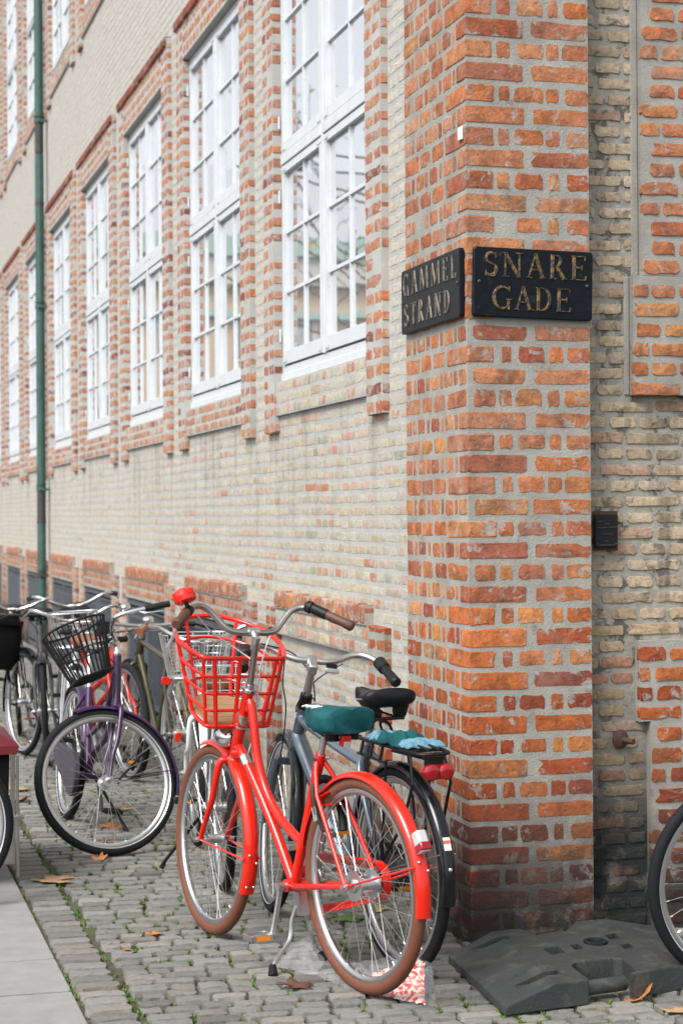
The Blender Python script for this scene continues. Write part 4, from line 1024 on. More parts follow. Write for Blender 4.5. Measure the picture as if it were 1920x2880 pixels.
    if rack:
        r_ = M(); zt = Rr*2+.055; L0, L1 = .20, -.26
        for s_ in (-1, 1):
            r_.tube(catmull([(L0, s_*.05, zt-.01), (L0-.1, s_*.06, zt), (L1+.06, s_*.06, zt), (L1, s_*.035, zt), (L1-.01, 0, zt)], 4), .0052, 6); r_.tube([(-.06, s_*.06, zt), (0, s_*.068, rh[1]+.01)], .0048, 6); r_.tube([(-.14, s_*.06, zt), (-.005, s_*.068, rh[1]+.01)], .0048, 6)
        for q in range(4): r_.tube([(L0-.10*q-.04, -.06, zt), (L0-.10*q-.04, .06, zt)], .004, 6)
        r_.tube([(L0, -.05, zt-.01), (sc[0]-.02, 0, zt+.02)], .004, 5); r_.build('rear_rack', rack, root)
    return root, S, T, top

# ---- the red step-through bicycle
RB = bike_base('glossy red step-through bicycle with brown tyres and a red bar basket, nearest of the row', (1.668, 5.903), 106.4, 0)
hb, ht, bb, sc = (.870, .690), (.762, .925), (.444, .280), (.271, .726)
S = steer_fn(hb, ht, -6.0); Rr = .352; rh, fh = (0, Rr), (1.045, Rr)
hd = nrm([ht[0]-hb[0], 0, ht[1]-hb[1]])
P3 = lambda p, y=0.: np.array((p[0], y, p[1]))
wheel(RB, rh, Rr, .044, 'brown_rubber', 'alloy', spokes=36, hubr=.030, hubw=.038); wheel(RB, fh, Rr, .044, 'brown_rubber', 'alloy', xf=S, spokes=36)
m = M(); m.tube([P3(hb)-hd*.012, P3(ht)], .0205, 18)
m.tube(catmull([P3((.756, .890)), P3((.742, .865)), P3((.725, .798)), P3((.700, .687)), P3((.640, .580)), P3((.548, .503)), P3((.46, .460)), P3((.385, .430))], 6), .0162, 14)
m.tube(catmull([P3((.850, .712)), P3((.815, .695)), P3((.670, .552)), P3((.556, .425)), P3(bb)], 6), .0182, 14)
m.tube([P3(bb), P3(sc), P3((.262, .748))], .0172, 14)
m.tube([P3((.392, .412)), P3((.374, .458))], .0185, 14); m.tube([P3((.862, .690)), P3((.815, .695))], .0215, 14); m.tube([P3((.285, .690)), P3((.262, .750))], .0185, 14)
m.tube([P3((.759, .865))+np.array([0, 0, 0]), P3((.740, .855))], .0185, 14)
m.tube([P3((.612, .498)), P3((.592, .535))], .007, 8)
m.tube([(bb[0], -.037, bb[1]), (bb[0], .037, bb[1])], .022, 16)
for s_ in (-1, 1):
    m.tube([(bb[0]-.01, s_*.022, bb[1]+.003), (bb[0]-.09, s_*.046, bb[1]+.012), (.03, s_*.066, Rr-.004), (-.005, s_*.066, Rr)], [.0115, .0105, .0095, .012], 10)
    m.tube([(.268, s_*.013, .728), (.245, s_*.030, .690), (.205, s_*.050, .62), (.004, s_*.066, Rr)], [.010, .0085, .0082, .0080], 10)
m.box((.175, -.03, .588), (.205, .03, .592)); m.build('frame', 'red_paint', RB)
m = M(); m.obox((.196, 0, .622), (.030, 0, -.014), (0, .036, 0), (.0012, 0, .003)); m.obox((.222, 0, .60), (.003, 0, .004), (0, .036, 0), (.012, 0, -.020)); m.build('rack_bracket', 'red_paint', RB, smooth=False, bevel=.004)
m = M()
for yy in (0.,): m.ball((.19, yy, .628), .004, .004, .003, 8, 4)
m.build('bolt', 'chrome', RB); m = M(); m.tube([(.262, -.030, .735), (.262, .030, .735)], .006, 8); m.build('bolt', 'chrome', RB)
f = M(); cr = P3(hb)-hd*.035
for s_ in (-1, 1): f.tube(catmull([cr+np.array([0, s_*.010, .006]), cr+np.array([.010, s_*.042, .002]), cr+np.array([.022, s_*.053, -.045]), cr+np.array([.055, s_*.054, -.14]), (fh[0]-.062, s_*.054, fh[1]+.10), (fh[0]-.018, s_*.054, fh[1]+.03), (fh[0], s_*.054, fh[1])], 5), [.0135]*8+[.0135-.0002*i for i in range(23)], 12)
f.build('fork', 'red_paint', RB, xf=S)
m = M(); m.tube([P3(ht), P3(ht)+hd*.012, P3(ht)+hd*.0125, P3(ht)+hd*.028], [.024, .026, .019, .017], 18); m.build('headset', 'chrome', RB); m = M(); m.tube([P3(hb)-hd*.020, P3(hb)-hd*.011], [.026, .026], 18); m.build('headset', 'chrome', RB)
fen = fender(RB, rh, Rr+.014, .058, 12, 187, 'red_enamel'); fenf = fender(RB, fh, Rr+.014, .058, 74, 204, 'red_enamel', xf=S)
def fstay(c, ang, xf, par, wy_, mat='red_paint', off=0.):
    a = math.radians(ang); m = M()
    for s_ in (-1, 1): m.tube([(c[0], s_*wy_, c[1]-off), (c[0]+(Rr+.012)*math.cos(a), s_*.033, c[1]+(Rr+.012)*math.sin(a))], .0042, 6)
    m.build('fender_stay', mat, par, xf=xf)
    m = M()
    for s_ in (-1, 1):
        for da in (-2.2,): b_ = math.radians(ang+da*s_); m.ball((c[0]+(Rr+.018)*math.cos(b_), s_*.014, c[1]+(Rr+.018)*math.sin(b_)), .0055, n=8, m=5)
    m.build('fender_bolt', 'chrome', par, xf=xf)
fstay(rh, 162, None, fen, .068); fstay(fh, 183, S, fenf, .056, off=.0)
m = M()
for s_ in (-1, 1): b_ = math.radians(199); m.ball((fh[0]+(Rr+.018)*math.cos(b_), s_*.014, fh[1]+(Rr+.018)*math.sin(b_)), .0055, n=8, m=5)
m.build('fender_bolt', 'chrome', fenf, xf=S)
# tail lamp on the fender
a = math.radians(151); cN = np.array([math.cos(a), 0, math.sin(a)]); cT = -np.array([-math.sin(a), 0, math.cos(a)]); c0 = np.array([0, 0, Rr])+cN*(Rr+.036)
m = M(); m.obox(c0, cN*.020, (0, .019, 0), cT*.036); tl = m.build('tail_lamp', 'clear_lens', RB, bevel=.008)
m = M(); m.obox(c0-cT*.018+cN*.002, cN*.021, (0, .0195, 0), cT*.014); m.build('lens', 'red_lens', tl, bevel=.005)
# chain guard ring, chain, chainring
m = M(); Rb, Rh_ = .112, .066; o_ = []
for i in range(15): a = math.radians(-98+196*i/14); o_.append((bb[0]+Rb*math.cos(a), bb[1]+Rb*math.sin(a)))
for i in range(9): a = math.radians(98+164*i/8); o_.append((.03+Rh_*math.cos(a), Rr+Rh_*math.sin(a)))
n = len(o_); cx_, cz_ = .26, .31; V = []
for (x, z) in o_:
    d = nrm([x-(bb[0] if x > .4 else (.03 if x < .06 else x)), z-(bb[1] if x > .4 else (Rr if x < .06 else .31))])
    for k_, yy in ((0, -.055), (0, -.088), (-.030, -.090), (-.030, -.0865)): V.append((x+d[0]*k_, yy, z+d[1]*k_))
F = []
for i in range(n):
    j = (i+1) % n
    for k_ in range(4): F.append((4*i+k_, 4*i+(k_+1) % 4, 4*j+(k_+1) % 4, 4*j+k_))
m.add(V, F); m.build('chain_guard', 'red_paint', RB)
m = M(); m.sweep_y([(.085, -.062), (.082, -.059), (.070, -.059), (.068, -.062), (.070, -.065), (.082, -.065)], (bb[0], 0, bb[1]), 0, 2*math.pi, 32, True)
for i in range(5): a = 2*math.pi*i/5; m.tube([(bb[0], -.062, bb[1]), (bb[0]+.072*math.cos(a), -.062, bb[1]+.072*math.sin(a))], .006, 6)
m.tube([(bb[0], -.062, bb[1]+.082), (0, -.062, Rr+.038)], .0042, 5); m.tube([(bb[0], -.062, bb[1]-.082), (0, -.062, Rr-.038)], .0042, 5); m.build('chainset', 'alloy', RB)
crank(RB, bb, -84, 1, L_=.168); crank(RB, bb, 96, -1, L_=.168, y0=.088)
# kickstand, two legs
m = M(); kc = (bb[0]-.045, .235)
m.obox((kc[0], 0, .225), (.020, 0, 0), (0, .020, 0), (0, 0, .040))
for s_, (fx, fy) in ((1, (.355, .140)), (-1, (.430, -.105))):
    m.tube(catmull([(kc[0], s_*.018, .215), (kc[0]+.012, s_*.030, .165), (kc[0]+.005, s_*.045, .10), (fx+.02, fy*.80, .05), (fx, fy, .020)], 5), .0078, 8)
ks = m.build('kickstand', 'alloy', RB)
for fx, fy in ((.355, .140), (.430, -.105)): m = M(); m.tube([(fx+.01, fy*.95, .036), (fx-.004, fy, .004)], [.012, .017], 8); m.build('rubber_foot', 'black_rubber', ks)
# handlebar
m = M(); q0 = P3(ht)+hd*.02; q1 = np.array([.708, 0, 1.118]); m.tube([q0, q1], .0118, 14); hbq = m.build('stem', 'stem_steel', RB, xf=S)
T = np.array([.742, 0, 1.137])
m = M(); m.tube([q1-hd*.045, q1+hd*.004], .0145, 14); m.tube([q1-hd*.012, q1+(T-q1)*.6, T], [.0145, .0125, .014], 12); m.tube([T+np.array([0, -.022, 0]), T+np.array([0, .022, 0])], .0165, 14); m.build('stem_clamp', 'alloy', hbq, xf=S)
hp = [(0, 0, 0), (0, .055, -.002), (.008, .095, .010), (.024, .130, .045), (.034, .165, .078), (.030, .200, .090), (.008, .232, .086), (-.035, .268, .070), (-.100, .325, .038)]
full = [(x, -y, z) for x, y, z in reversed(hp[1:])]+hp
m = M(); m.tube(catmull([T+np.array(p) for p in full], 6), .0118, 14); hbo = m.build('handlebar', 'stem_steel', RB, xf=S)
for s_ in (-1, 1):
    e_ = np.array(hp[-1])*[1, s_, 1]; p_ = np.array(hp[-2])*[1, s_, 1]; d = nrm(e_-p_)
    g = M(); G = [T+e_-d*.085, T+e_-d*.055, T+e_-d*.02, T+e_+d*.018, T+e_+d*.026]; g.tube(G, [.0165, .0185, .0165, .0205, .0150], 16); g.build('grip', 'brown_grip', hbo, xf=S)
    if s_ == 1:
        l = M(); q = T+e_-d*.10; l.tube(catmull([q+np.array([.020, 0, -.005]), q+np.array([.025, .012, -.035])+d*.05, q+np.array([.0, .02, -.058])+d*.12, q+np.array([-.01, .022, -.068])+d*.16], 4), [.006]*9+[.007]*3+[.009], 8, flat=.6); l.build('brake_lever', 'alloy', hbo, xf=S)
        l = M(); l.tube([q-d*.012, q+d*.012], .019, 12); l.build('lever_clamp', 'black_plastic', hbo, xf=S)
        bl = M(); bell(bl, q+np.array([.012, .012, .052]), (.35, .25, 1.), .042); bl.build('bell', 'red_enamel', hbo, xf=S)
        bl = M(); bl.tube([q+np.array([0, 0, .01]), q+np.array([.01, .008, .035])], .008, 8); bl.build('bell_clamp', 'black_plastic', hbo, xf=S)
    else:
        l = M(); l.tube([T+e_-d*.175, T+e_-d*.168, T+e_-d*.15, T+e_-d*.145], [.017, .023, .023, .018], 14); l.tube([T+e_-d*.145, T+e_-d*.086], .0195, 14); l.build('gear_shifter', 'black_plastic', hbo, xf=S)
# cables
m = M(); m.tube(catmull([T+np.array([.015, .215, .075]), T+np.array([.07, .12, .0]), T+np.array([.05, .02, -.07]), T+np.array([.0, -.02, -.12]), P3(ht)+np.array([-.015, -.022, .03]), P3((.77, .80), -.028)], 6), .0026, 6)
m.tube(catmull([T+np.array([.01, -.20, .078]), T+np.array([.05, -.12, .0]), T+np.array([.02, -.055, -.11]), P3(ht)+np.array([-.005, -.035, .0]), P3((.78, .78), -.034), P3((.82, .70), -.03), P3((.80, .655), -.012), P3((.66, .52), -.010)], 6), .0026, 6)
m.build('cable', 'cable', RB, xf=None)
m = M(); m.loft([[tuple(P3((.835, .704))+np.array([-.66, 0, -.75])*.0+np.array([math.cos(a)*.0, math.sin(a)*0, 0])) for a in range(8)] for _ in range(2)]) if False else None
dv = nrm(P3((.670, .552))-P3((.815, .695))); m.tube([P3((.802, .683)), P3((.802, .683))+dv*.040], .0198, 16); m.build('head_badge', 'chrome', RB)
# headlamp shell under the basket
m = M(); lc = np.array([.925, .005, .742]); K = [2*math.pi*i/18 for i in range(18)]
m.loft([[(lc[0]+xx, lc[1]+q*math.cos(a), lc[2]+q*math.sin(a)) for a in K] for xx, q in ((-.045, .008), (-.042, .020), (-.028, .033), (-.005, .040), (.02, .042), (.022, .036))]); m.build('headlamp', 'chrome', RB, xf=S)
# seat post, saddle with rain cover
m = M(); sdv = nrm(P3(sc)-P3(bb)); m.tube([P3(sc), P3(sc)+sdv*.115], .0125, 14); m.build('seat_post', 'alloy', RB)
sdl = saddle(RB, .195, .862, .20, .160, 'black_leather', h=.040)
def ring(u):
    wd = .108*(.83+.17*math.sin(min(1, u/.22)*math.pi/2))*(1 if u < .28 else max(.30, 1-1.15*(u-.28)**.9)); wd *= (.80 if u < .02 else .93 if u < .06 else 1.)*(.7 if u > .985 else .88 if u > .95 else 1)
    zz = .888+.016*math.sin((1-u)*3.)-.022*math.sin(u*math.pi); o = []
    for k in range(28):
        a = 2*math.pi*k/28; cy, cz = math.cos(a), math.sin(a); wr = 1+.020*math.sin(a*9+u*13)+.022*abs(math.sin(u*31+a*3))+.05*mnoise.noise(Vector((u*9, cy*4, cz*4)))
        yy = wd*(abs(cy)**.6)*(1 if cy > 0 else -1)*wr; zc = (.034*(abs(cz)**.7) if cz > 0 else -.052*(abs(cz)**.4))*wr; o.append((.062+.262*u, yy, zz+zc-(.010*max(0, 1-abs(yy)/.03) if cz > 0 else 0)))
    return o
m = M(); m.loft([ring(u) for u in (0, .025, .06, .1, .15, .2, .26, .32, .38, .45, .52, .6, .68, .76, .84, .91, .96, 1.)]); cv = m.build('saddle_cover', 'teal_cloth', RB, auto=80)
m = M(); m.obox((.225, .055, .912), (.045, .0, -.006), (0, .022, -.003), (0, 0, .001)); 
m = M()
for q in range(9): m.tube([(.20+.011*q, .03+.02*math.sin(q), .9175-.0005*q), (.204+.011*q, .05+.02*math.cos(q*2), .9145)], .003, 5)
m.build('cover_print', 'sticker_white', cv)
m = M(); m.obox((.105, .0, .812), (.012, 0, .003), (0, .018, 0), (-.004, 0, .020)); sl_ = m.build('saddle_lamp', 'red_enamel', RB, bevel=.006); m = M(); m.obox((.092, .0, .800), (.004, 0, .001), (0, .012, 0), (-.001, 0, .009)); m.build('lens', 'clear_lens', sl_, bevel=.002)
# ring lock on the rear wheel
m = M(); LC = np.array([.205, 0, .575]); 
m.tube(catmull([(.175, .036, .505), (.205, .046, .56), (.232, .044, .62), (.245, .030, .655), (.248, 0, .668), (.245, -.030, .655), (.232, -.044, .62), (.205, -.046, .56), (.180, -.038, .50)], 4), .015, 10, flat=.7); lk = m.build('ring_lock', 'black_plastic', RB)
m = M(); m.tube(catmull([(.165, -.036, .49), (.155, -.02, .468), (.15, 0, .462), (.155, .02, .468), (.165, .036, .49)], 4), .0045, 8); m.build('shackle', 'chrome', lk)
m = M(); m.obox((.208, .058, .560), (.008, 0, .022), (0, .0015, 0), (.010, 0, -.004)); m.build('lock_plate', 'silver_paint', lk)
# basket of red painted rod
def bring(h, n_=None):
    w1, w2, dp_, x0 = .128+.034*h, .130+.068*h, .280+.100*h, .846-.040*h; z0 = .790+.248*h; tl = .31+.05*h
    pts = [(0, -w1+.03), (.0, -w1*.5), (0, w1*.5), (0, w1-.03), (.012, w1-.004), (.05, w1+.4*(w2-w1)), (dp_*.36, w2), (dp_*.66, w2*.90), (dp_*.88, w2*.62), (dp_, w2*.22), (dp_, -w2*.22), (dp_*.88, -w2*.62), (dp_*.66, -w2*.90), (dp_*.36, -w2), (.05, -w1-.4*(w2-w1)), (.012, -w1+.004)]
    return catmull([(x0+x, y, z0+tl*x) for x, y in pts], 5, True)
bk = M(); bk.tube(bring(1.), .0086, 10, closed=True)
bko = bk.build('basket_frame', 'red_paint', RB, xf=S); bk = M(); bk.tube(bring(0.), .0084, 10, closed=True); bk.build('basket_base_ring', 'red_paint', bko, xf=S)
for h_ in (.235, .48, .735): k = M(); k.tube(bring(h_), .0058, 8, closed=True); k.build('basket_ring', 'red_paint', bko, xf=S)
A1, A0 = bring(1.), bring(0.); n = len(A1)
for i_ in (1, 8, 13, 20, 32, 42, 54, 66, 76):
    k = M(); mid = [bring(h_)[i_ % n] for h_ in (0, .25, .5, .75, 1.)]; k.tube(mid, .0074 if i_ not in (8, 13) else .0086, 8, flat=1.); k.build('basket_upright', 'red_paint', bko, xf=S)
m = M(); m.obox((.828, 0, .812), (.028, 0, 0), (0, .020, 0), (0, 0, .022)); m.obox((.842, 0, .775), (.020, 0, 0), (0, .018, 0), (0, 0, .012)); m.build('basket_bracket', 'red_enamel', RB, bevel=.003, xf=S)
m = M(); 
for z_ in (.795, .835): c_ = P3(ht)+(P3(hb)-P3(ht))*((ht[1]-z_)/(ht[1]-hb[1])); m.tube([c_-hd*.004, c_+hd*.004], .0255, 16)
c_ = P3(ht)+(P3(hb)-P3(ht))*((ht[1]-.815)/(ht[1]-hb[1])); m.tube([c_-hd*.014, c_+hd*.014], .0215, 16); m.build('basket_clamp', 'chrome', RB)
for i in range(5):   # wooden base boards across the basket
    x0_, x1_ = .012+i*.053, .012+i*.053+.050; B = [b_ for b_ in bring(.02)]; base_x = .846
    def wat(x):
        w1, w2, d_ = .128, .130, .280; t_ = x/d_
        return (w2*.98 if t_ < .45 else w2*math.sqrt(max(.05, 1-((t_-.45)/.56)**2.4)))
    V = []
    for x_ in (x0_, x1_):
        for y_ in (-1, 1):
            for dz_ in (0, .008): V.append((base_x+x_, y_*(wat(x_)-.008), .790+.31*x_+.003+dz_))
    b_ = M(); b_.add(V, [(0, 2, 3, 1), (4, 5, 7, 6), (0, 4, 6, 2), (1, 3, 7, 5), (0, 1, 5, 4), (2, 6, 7, 3)]); b_.build('basket_board', 'tan_wood', bko, xf=S, smooth=False, bevel=.0015)

# ---- grey-blue city bicycle between the red one and the wall
GB = bike_base('blue-grey city bicycle with black saddle and black rear rack, between red bicycle and wall', (1.872, 6.149), 99.0, 0)
hb, ht, bb, sc = (.935, .640), (.832, .830), (.44, .285), (.262, .745)
S = steer_fn(hb, ht, -14); Rr = .348; rh, fh = (0, Rr), (1.085, Rr); hd = nrm([ht[0]-hb[0], 0, ht[1]-hb[1]])
wheel(GB, rh, Rr, .042, 'black_rubber', 'alloy', spokes=32, hubr=.034, hub='dark_iron', hubw=.042); wheel(GB, fh, Rr, .042, 'black_rubber', 'alloy', xf=S, spokes=32, hubr=.026)
m = M(); m.tube([P3(hb), P3(ht)], .024, 18)
m.tube(catmull([P3((.895, .715)), P3((.86, .68)), P3((.75, .575)), P3((.60, .43)), P3(bb)], 6), [.030]*6+[.032]*10+[.027]*9, 16, flat=.72)
m.tube(catmull([P3((.845, .785)), P3((.80, .765)), P3((.55, .715)), P3((.285, .672))], 6), [.026]*8+[.024]*11, 16, flat=.75)
m.tube([P3(bb), P3(sc), P3((.254, .765))], .0175, 16); m.tube([P3((.268, .735)), P3((.256, .762))], .0205, 16); m.tube([(bb[0], -.037, bb[1]), (bb[0], .037, bb[1])], .024, 16)
for s_ in (-1, 1):
    m.tube(catmull([(bb[0]-.01, s_*.025, bb[1]+.003), (bb[0]-.10, s_*.050, bb[1]+.01), (0, s_*.072, Rr)], 4), .0115, 10, flat=.8); m.tube(catmull([(.268, s_*.018, .715), (.225, s_*.050, .66), (.13, s_*.062, .52), (.0, s_*.072, Rr)], 4), .0112, 10, flat=.75)
m.build('frame', 'grey_paint', GB)
f = M(); cr = P3(hb)-hd*.03; f.tube([cr+hd*.03, cr], .026, 14); f.obox(cr-hd*.012, (.020, 0, 0), (0, .060, 0), hd*.016)
for s_ in (-1, 1): f.tube(catmull([cr+np.array([.0, s_*.056, .0]), cr-hd*.14+np.array([.004, s_*.060, 0]), (fh[0]-.03, s_*.060, fh[1]+.06), (fh[0], s_*.060, fh[1])], 5), [.0185]*8+[.014]*8, 12, flat=.8)
f.build('fork', 'grey_paint', GB, xf=S)
f1 = fender(GB, rh, Rr+.016, .056, 20, 190, 'black_paint'); f2_ = fender(GB, fh, Rr+.016, .056, 55, 205, 'black_paint', xf=S)
m = M(); a = math.radians(163)
for s_ in (-1, 1): m.tube([(0, s_*.07, Rr), ((Rr+.01)*math.cos(a), s_*.028, Rr+(Rr+.01)*math.sin(a))], .0022, 5)
m.build('fender_stay', 'alloy', f1)
a = math.radians(158); m = M(); m.obox(np.array([0, 0, Rr])+np.array([math.cos(a), 0, math.sin(a)])*(Rr+.0215), np.array([math.cos(a), 0, math.sin(a)])*.0008, (0, .013, 0), np.array([-math.sin(a), 0, math.cos(a)])*.022); m.build('sticker', 'sticker_white', f1, bevel=.0005)
a = math.radians(157); m = M(); m.obox(np.array([0, 0, Rr])+np.array([math.cos(a), 0, math.sin(a)])*(Rr+.0228), np.array([math.cos(a), 0, math.sin(a)])*.0006, (0, .0132, 0), np.array([-math.sin(a), 0, math.cos(a)])*.005); m.build('sticker_band', 'ink_red', f1)
m = M(); a = math.radians(171); m.ball((0+(Rr+.021)*math.cos(a), .0, Rr+(Rr+.021)*math.sin(a)), .008, n=10, m=5); m.build('fender_bolt', 'chrome', f1)
# rear rack and double lamp
m = M(); zt = .770
for s_ in (-1, 1):
    m.tube(catmull([(.245, s_*.035, zt+.005), (.20, s_*.062, zt+.008), (-.10, s_*.066, zt+.004), (-.235, s_*.060, zt), (-.27, s_*.03, zt), (-.272, 0, zt)], 4), .0068, 8)
    m.tube(catmull([(.20, s_*.066, zt-.045), (-.04, s_*.082, zt-.05), (-.06, s_*.084, zt-.07), (-.01, s_*.078, Rr+.04)], 4), .0052, 8)
    for x_ in (.16, .08, .0): m.tube([(x_, s_*.064, zt+.004), (x_-.004, s_*.078, zt-.046)], .006, 8)
    m.tube([(-.20, s_*.062, zt), (-.235, s_*.07, zt-.10), (-.17, s_*.075, zt-.24), (-.01, s_*.078, Rr+.03)], .0056, 8)
    m.tube([(.10, s_*.080, zt-.05), (.04, s_*.080, Rr+.10), (0, s_*.078, Rr)], .0056, 8)
for x_ in (.19, .11, .03, -.05, -.13, -.20): m.tube([(x_, -.064, zt+.004), (x_, .064, zt+.004)], .0048, 8)
m.tube(catmull([(.20, -.03, zt+.02), (.22, -.03, zt+.055), (.16, -.03, zt+.06), (.12, -.03, zt+.03)], 4), .005, 8); m.tube([(-.13, -.02, zt+.02), (-.26, -.02, zt+.012)], .006, 8); m.tube([(-.13, .02, zt+.02), (-.26, .02, zt+.012)], .006, 8)
m.tube([(.245, .0, zt), (.262, 0, .735)], .005, 8); rk = m.build('rear_rack', 'black_plastic', GB)
m = M(); K = [2*math.pi*i/24 for i in range(24)]
m.loft([[(xx, q*(.053*math.cos(a)), .712+q*(.030-.006*abs(math.sin(a))*(abs(math.cos(a)) < .35))*math.sin(a)) for a in K] for xx, q in ((-.262, .9), (-.265, 1.), (-.285, 1.), (-.292, .9))]); tl = m.build('tail_lamp', 'red_lens', rk)
for s_ in (-1, 1):
    m = M(); m.loft([[(xx, s_*.0265+q*.0270*math.cos(a), .713+q*.0265*math.sin(a)) for a in K] for xx, q in ((-.284, 1.), (-.294, 1.), (-.299, .8), (-.300, .3))]); m.build('lens', 'red_lens', tl)
m = M(); m.box((-.264, -.03, .70), (-.24, .03, .76)); m.build('lamp_mount', 'black_plastic', rk)
# seat post with rubber bellows, saddle
m = M(); sdv = nrm(P3(sc)-P3(bb)); p0 = P3((.256, .76)); m.tube([p0, p0+sdv*.085], .0135, 14); spo = m.build('seat_post', 'alloy', GB)
m = M(); m.tube([p0+sdv*(.075+.0105*i) for i in range(6)], [.0165, .0205, .0165, .0205, .0165, .0195], 14); m.build('bellows', 'black_rubber', spo)
m = M(); m.tube([p0-sdv*.012, p0+sdv*.010], .0205, 14); m.tube([p0+np.array([-.02, .02, 0]), p0+np.array([-.03, -.02, 0])], .006, 8); m.build('seat_clamp', 'alloy', spo)
def sring(u):
    wd = .098*(1 if u < .26 else max(.26, 1-1.30*(u-.26)**.85)); wd *= (.70 if u < .01 else .90 if u < .05 else 1.)*(.65 if u > .985 else .85 if u > .94 else 1)
    zz = .915+.020*(1-u)**2-.010*math.sin(u*math.pi)+.012*u; o = []
    for k in range(24):
        a = 2*math.pi*k/24; cy, cz = math.cos(a), math.sin(a); yy = wd*(abs(cy)**.7)*(1 if cy > 0 else -1); zc = .026*(abs(cz)**.8) if cz > 0 else -.036*(abs(cz)**.6)
        o.append((.085+.275*u-.03, yy, zz+zc-(.012*max(0, 1-abs(yy)/.025) if cz > 0 and u > .02 else 0)))
    return o
m = M(); m.loft([sring(u) for u in (0, .03, .07, .12, .18, .25, .33, .42, .52, .62, .72, .82, .9, .96, 1.)]); sd3 = m.build('saddle', 'black_leather', GB, auto=80)
m = M()
for s_ in (-1, 1): m.tube([(.105, s_*.055, .905), (.11, s_*.052, .870), (.112, s_*.05, .850)], [.030, .026, .019], 14)
m.tube([(.09, -.06, .852), (.09, .06, .852)], .006, 8); m.tube([(.18, 0, .872), (.19, 0, .84)], .018, 10); m.tube([(.10, .03, .856), (.24, .015, .87), (.30, .008, .885)], .004, 6); m.tube([(.10, -.03, .856), (.24, -.015, .87), (.30, -.008, .885)], .004, 6)
m.build('saddle_springs', 'black_plastic', sd3)
m = M(); m.tube(catmull([(.075, .0855, .925), (.115, .099, .921), (.165, .0925, .918), (.20, .078, .916)], 5), [.001]+[.0045]*8+[.004]*6+[.001], 8, flat=.35); m.build('saddle_flash', 'silver_paint', sd3)
# headset, stem, bar
m = M(); m.tube([P3(ht)-hd*.006, P3(ht)+hd*.05], [.0265, .0235], 16); m.build('headset_cover', 'black_plastic', GB)
m = M(); q0, q1 = P3(ht)+hd*.045, np.array([.748, 0, .985]); m.tube([q0, q1-hd*.01], [.0165, .0155], 14); m.obox(q1+np.array([.012, 0, .004]), (.028, 0, .020), (0, .017, 0), hd*.020); m.obox(q1+np.array([.030, 0, .010]), (.018, 0, .018), (0, .020, 0), hd*.018); m.build('stem', 'alloy', GB, bevel=.006, xf=S)
T = np.array([.778, 0, 1.005]); hp = [(0, 0, 0), (.0, .06, .0), (.015, .11, .012), (.030, .160, .032), (.025, .205, .036), (-.015, .245, .022), (-.08, .270, -.005), (-.165, .285, -.035)]
full = [(x, -y, z) for x, y, z in reversed(hp[1:])]+hp; m = M(); m.tube(catmull([T+np.array(p) for p in full], 6), .0122, 14); ho = m.build('handlebar', 'alloy', GB, xf=S)
for s_ in (-1, 1):
    e_ = np.array(hp[-1])*[1, s_, 1]; p_ = np.array(hp[-2])*[1, s_, 1]; d = nrm(e_-p_)
    g = M(); G = [T+e_-d*.10, T+e_-d*.05, T+e_, T+e_+d*.022, T+e_+d*.030]; g.tube(G, [.0165, .0185, .0195, .021, .015], 16); g.build('grip', 'black_plastic', ho, xf=S)
    g = M(); g.tube([T+e_-d*.165, T+e_-d*.158, T+e_-d*.105, T+e_-d*.10], [.018, .026, .024, .019], 16); g.build('gear_shifter', 'black_plastic', ho, xf=S)
m = M(); m.obox(T+np.array([-.018, -.075, -.012]), (.010, 0, 0), (0, .020, 0), (0, 0, .008)); m.build('bell_clamp', 'black_plastic', ho, xf=S)
m = M(); m.obox(T+np.array([-.022, -.078, -.030]), (.006, 0, 0), (0, .027, 0), (0, 0, .009)); m.build('bell_striker', 'silver_paint', ho, bevel=.004, xf=S)
m = M(); m.tube(catmull([T+np.array([.0, .20, .045]), T+np.array([.03, .07, .02]), T+np.array([.03, -.01, -.06]), T+np.array([.01, -.03, -.15]), P3(ht)+np.array([.03, -.03, .02]), (.93, -.03, .66)], 6), .0028, 6)
m.tube(catmull([T+np.array([.02, .10, .0]), T+np.array([.06, .09, -.10]), P3(ht)+np.array([.05, .06, -.02]), (.93, .05, .66), (.96, .052, .55)], 6), .0026, 6); m.tube(catmull([T+np.array([-.0, -.12, .0]), T+np.array([.01, -.03, -.07]), T+np.array([.02, .03, -.16]), (.88, .02, .80)], 6), .0026, 6)
m.build('cable', 'black_plastic', GB, xf=S)
crank(GB, bb, 20, 1, pm='silver_paint'); crank(GB, bb, 200, -1, pm='black_plastic')
m = M(); V = []; o_ = []
for i in range(13): a = math.radians(-95+190*i/12); o_.append((bb[0]+.10*math.cos(a), bb[1]+.10*math.sin(a)))
for i in range(9): a = math.radians(95+170*i/8); o_.append((.02+.06*math.cos(a), Rr+.06*math.sin(a)))
n = len(o_); V = [(x, -.062, z) for x, z in o_]+[(x, -.088, z) for x, z in o_]; m.add(V, [tuple(range(n)), tuple(range(2*n-1, n-1, -1))]+[(i, (i+1) % n, n+(i+1) % n, n+i) for i in range(n)]); m.build('chain_case', 'black_plastic', GB)
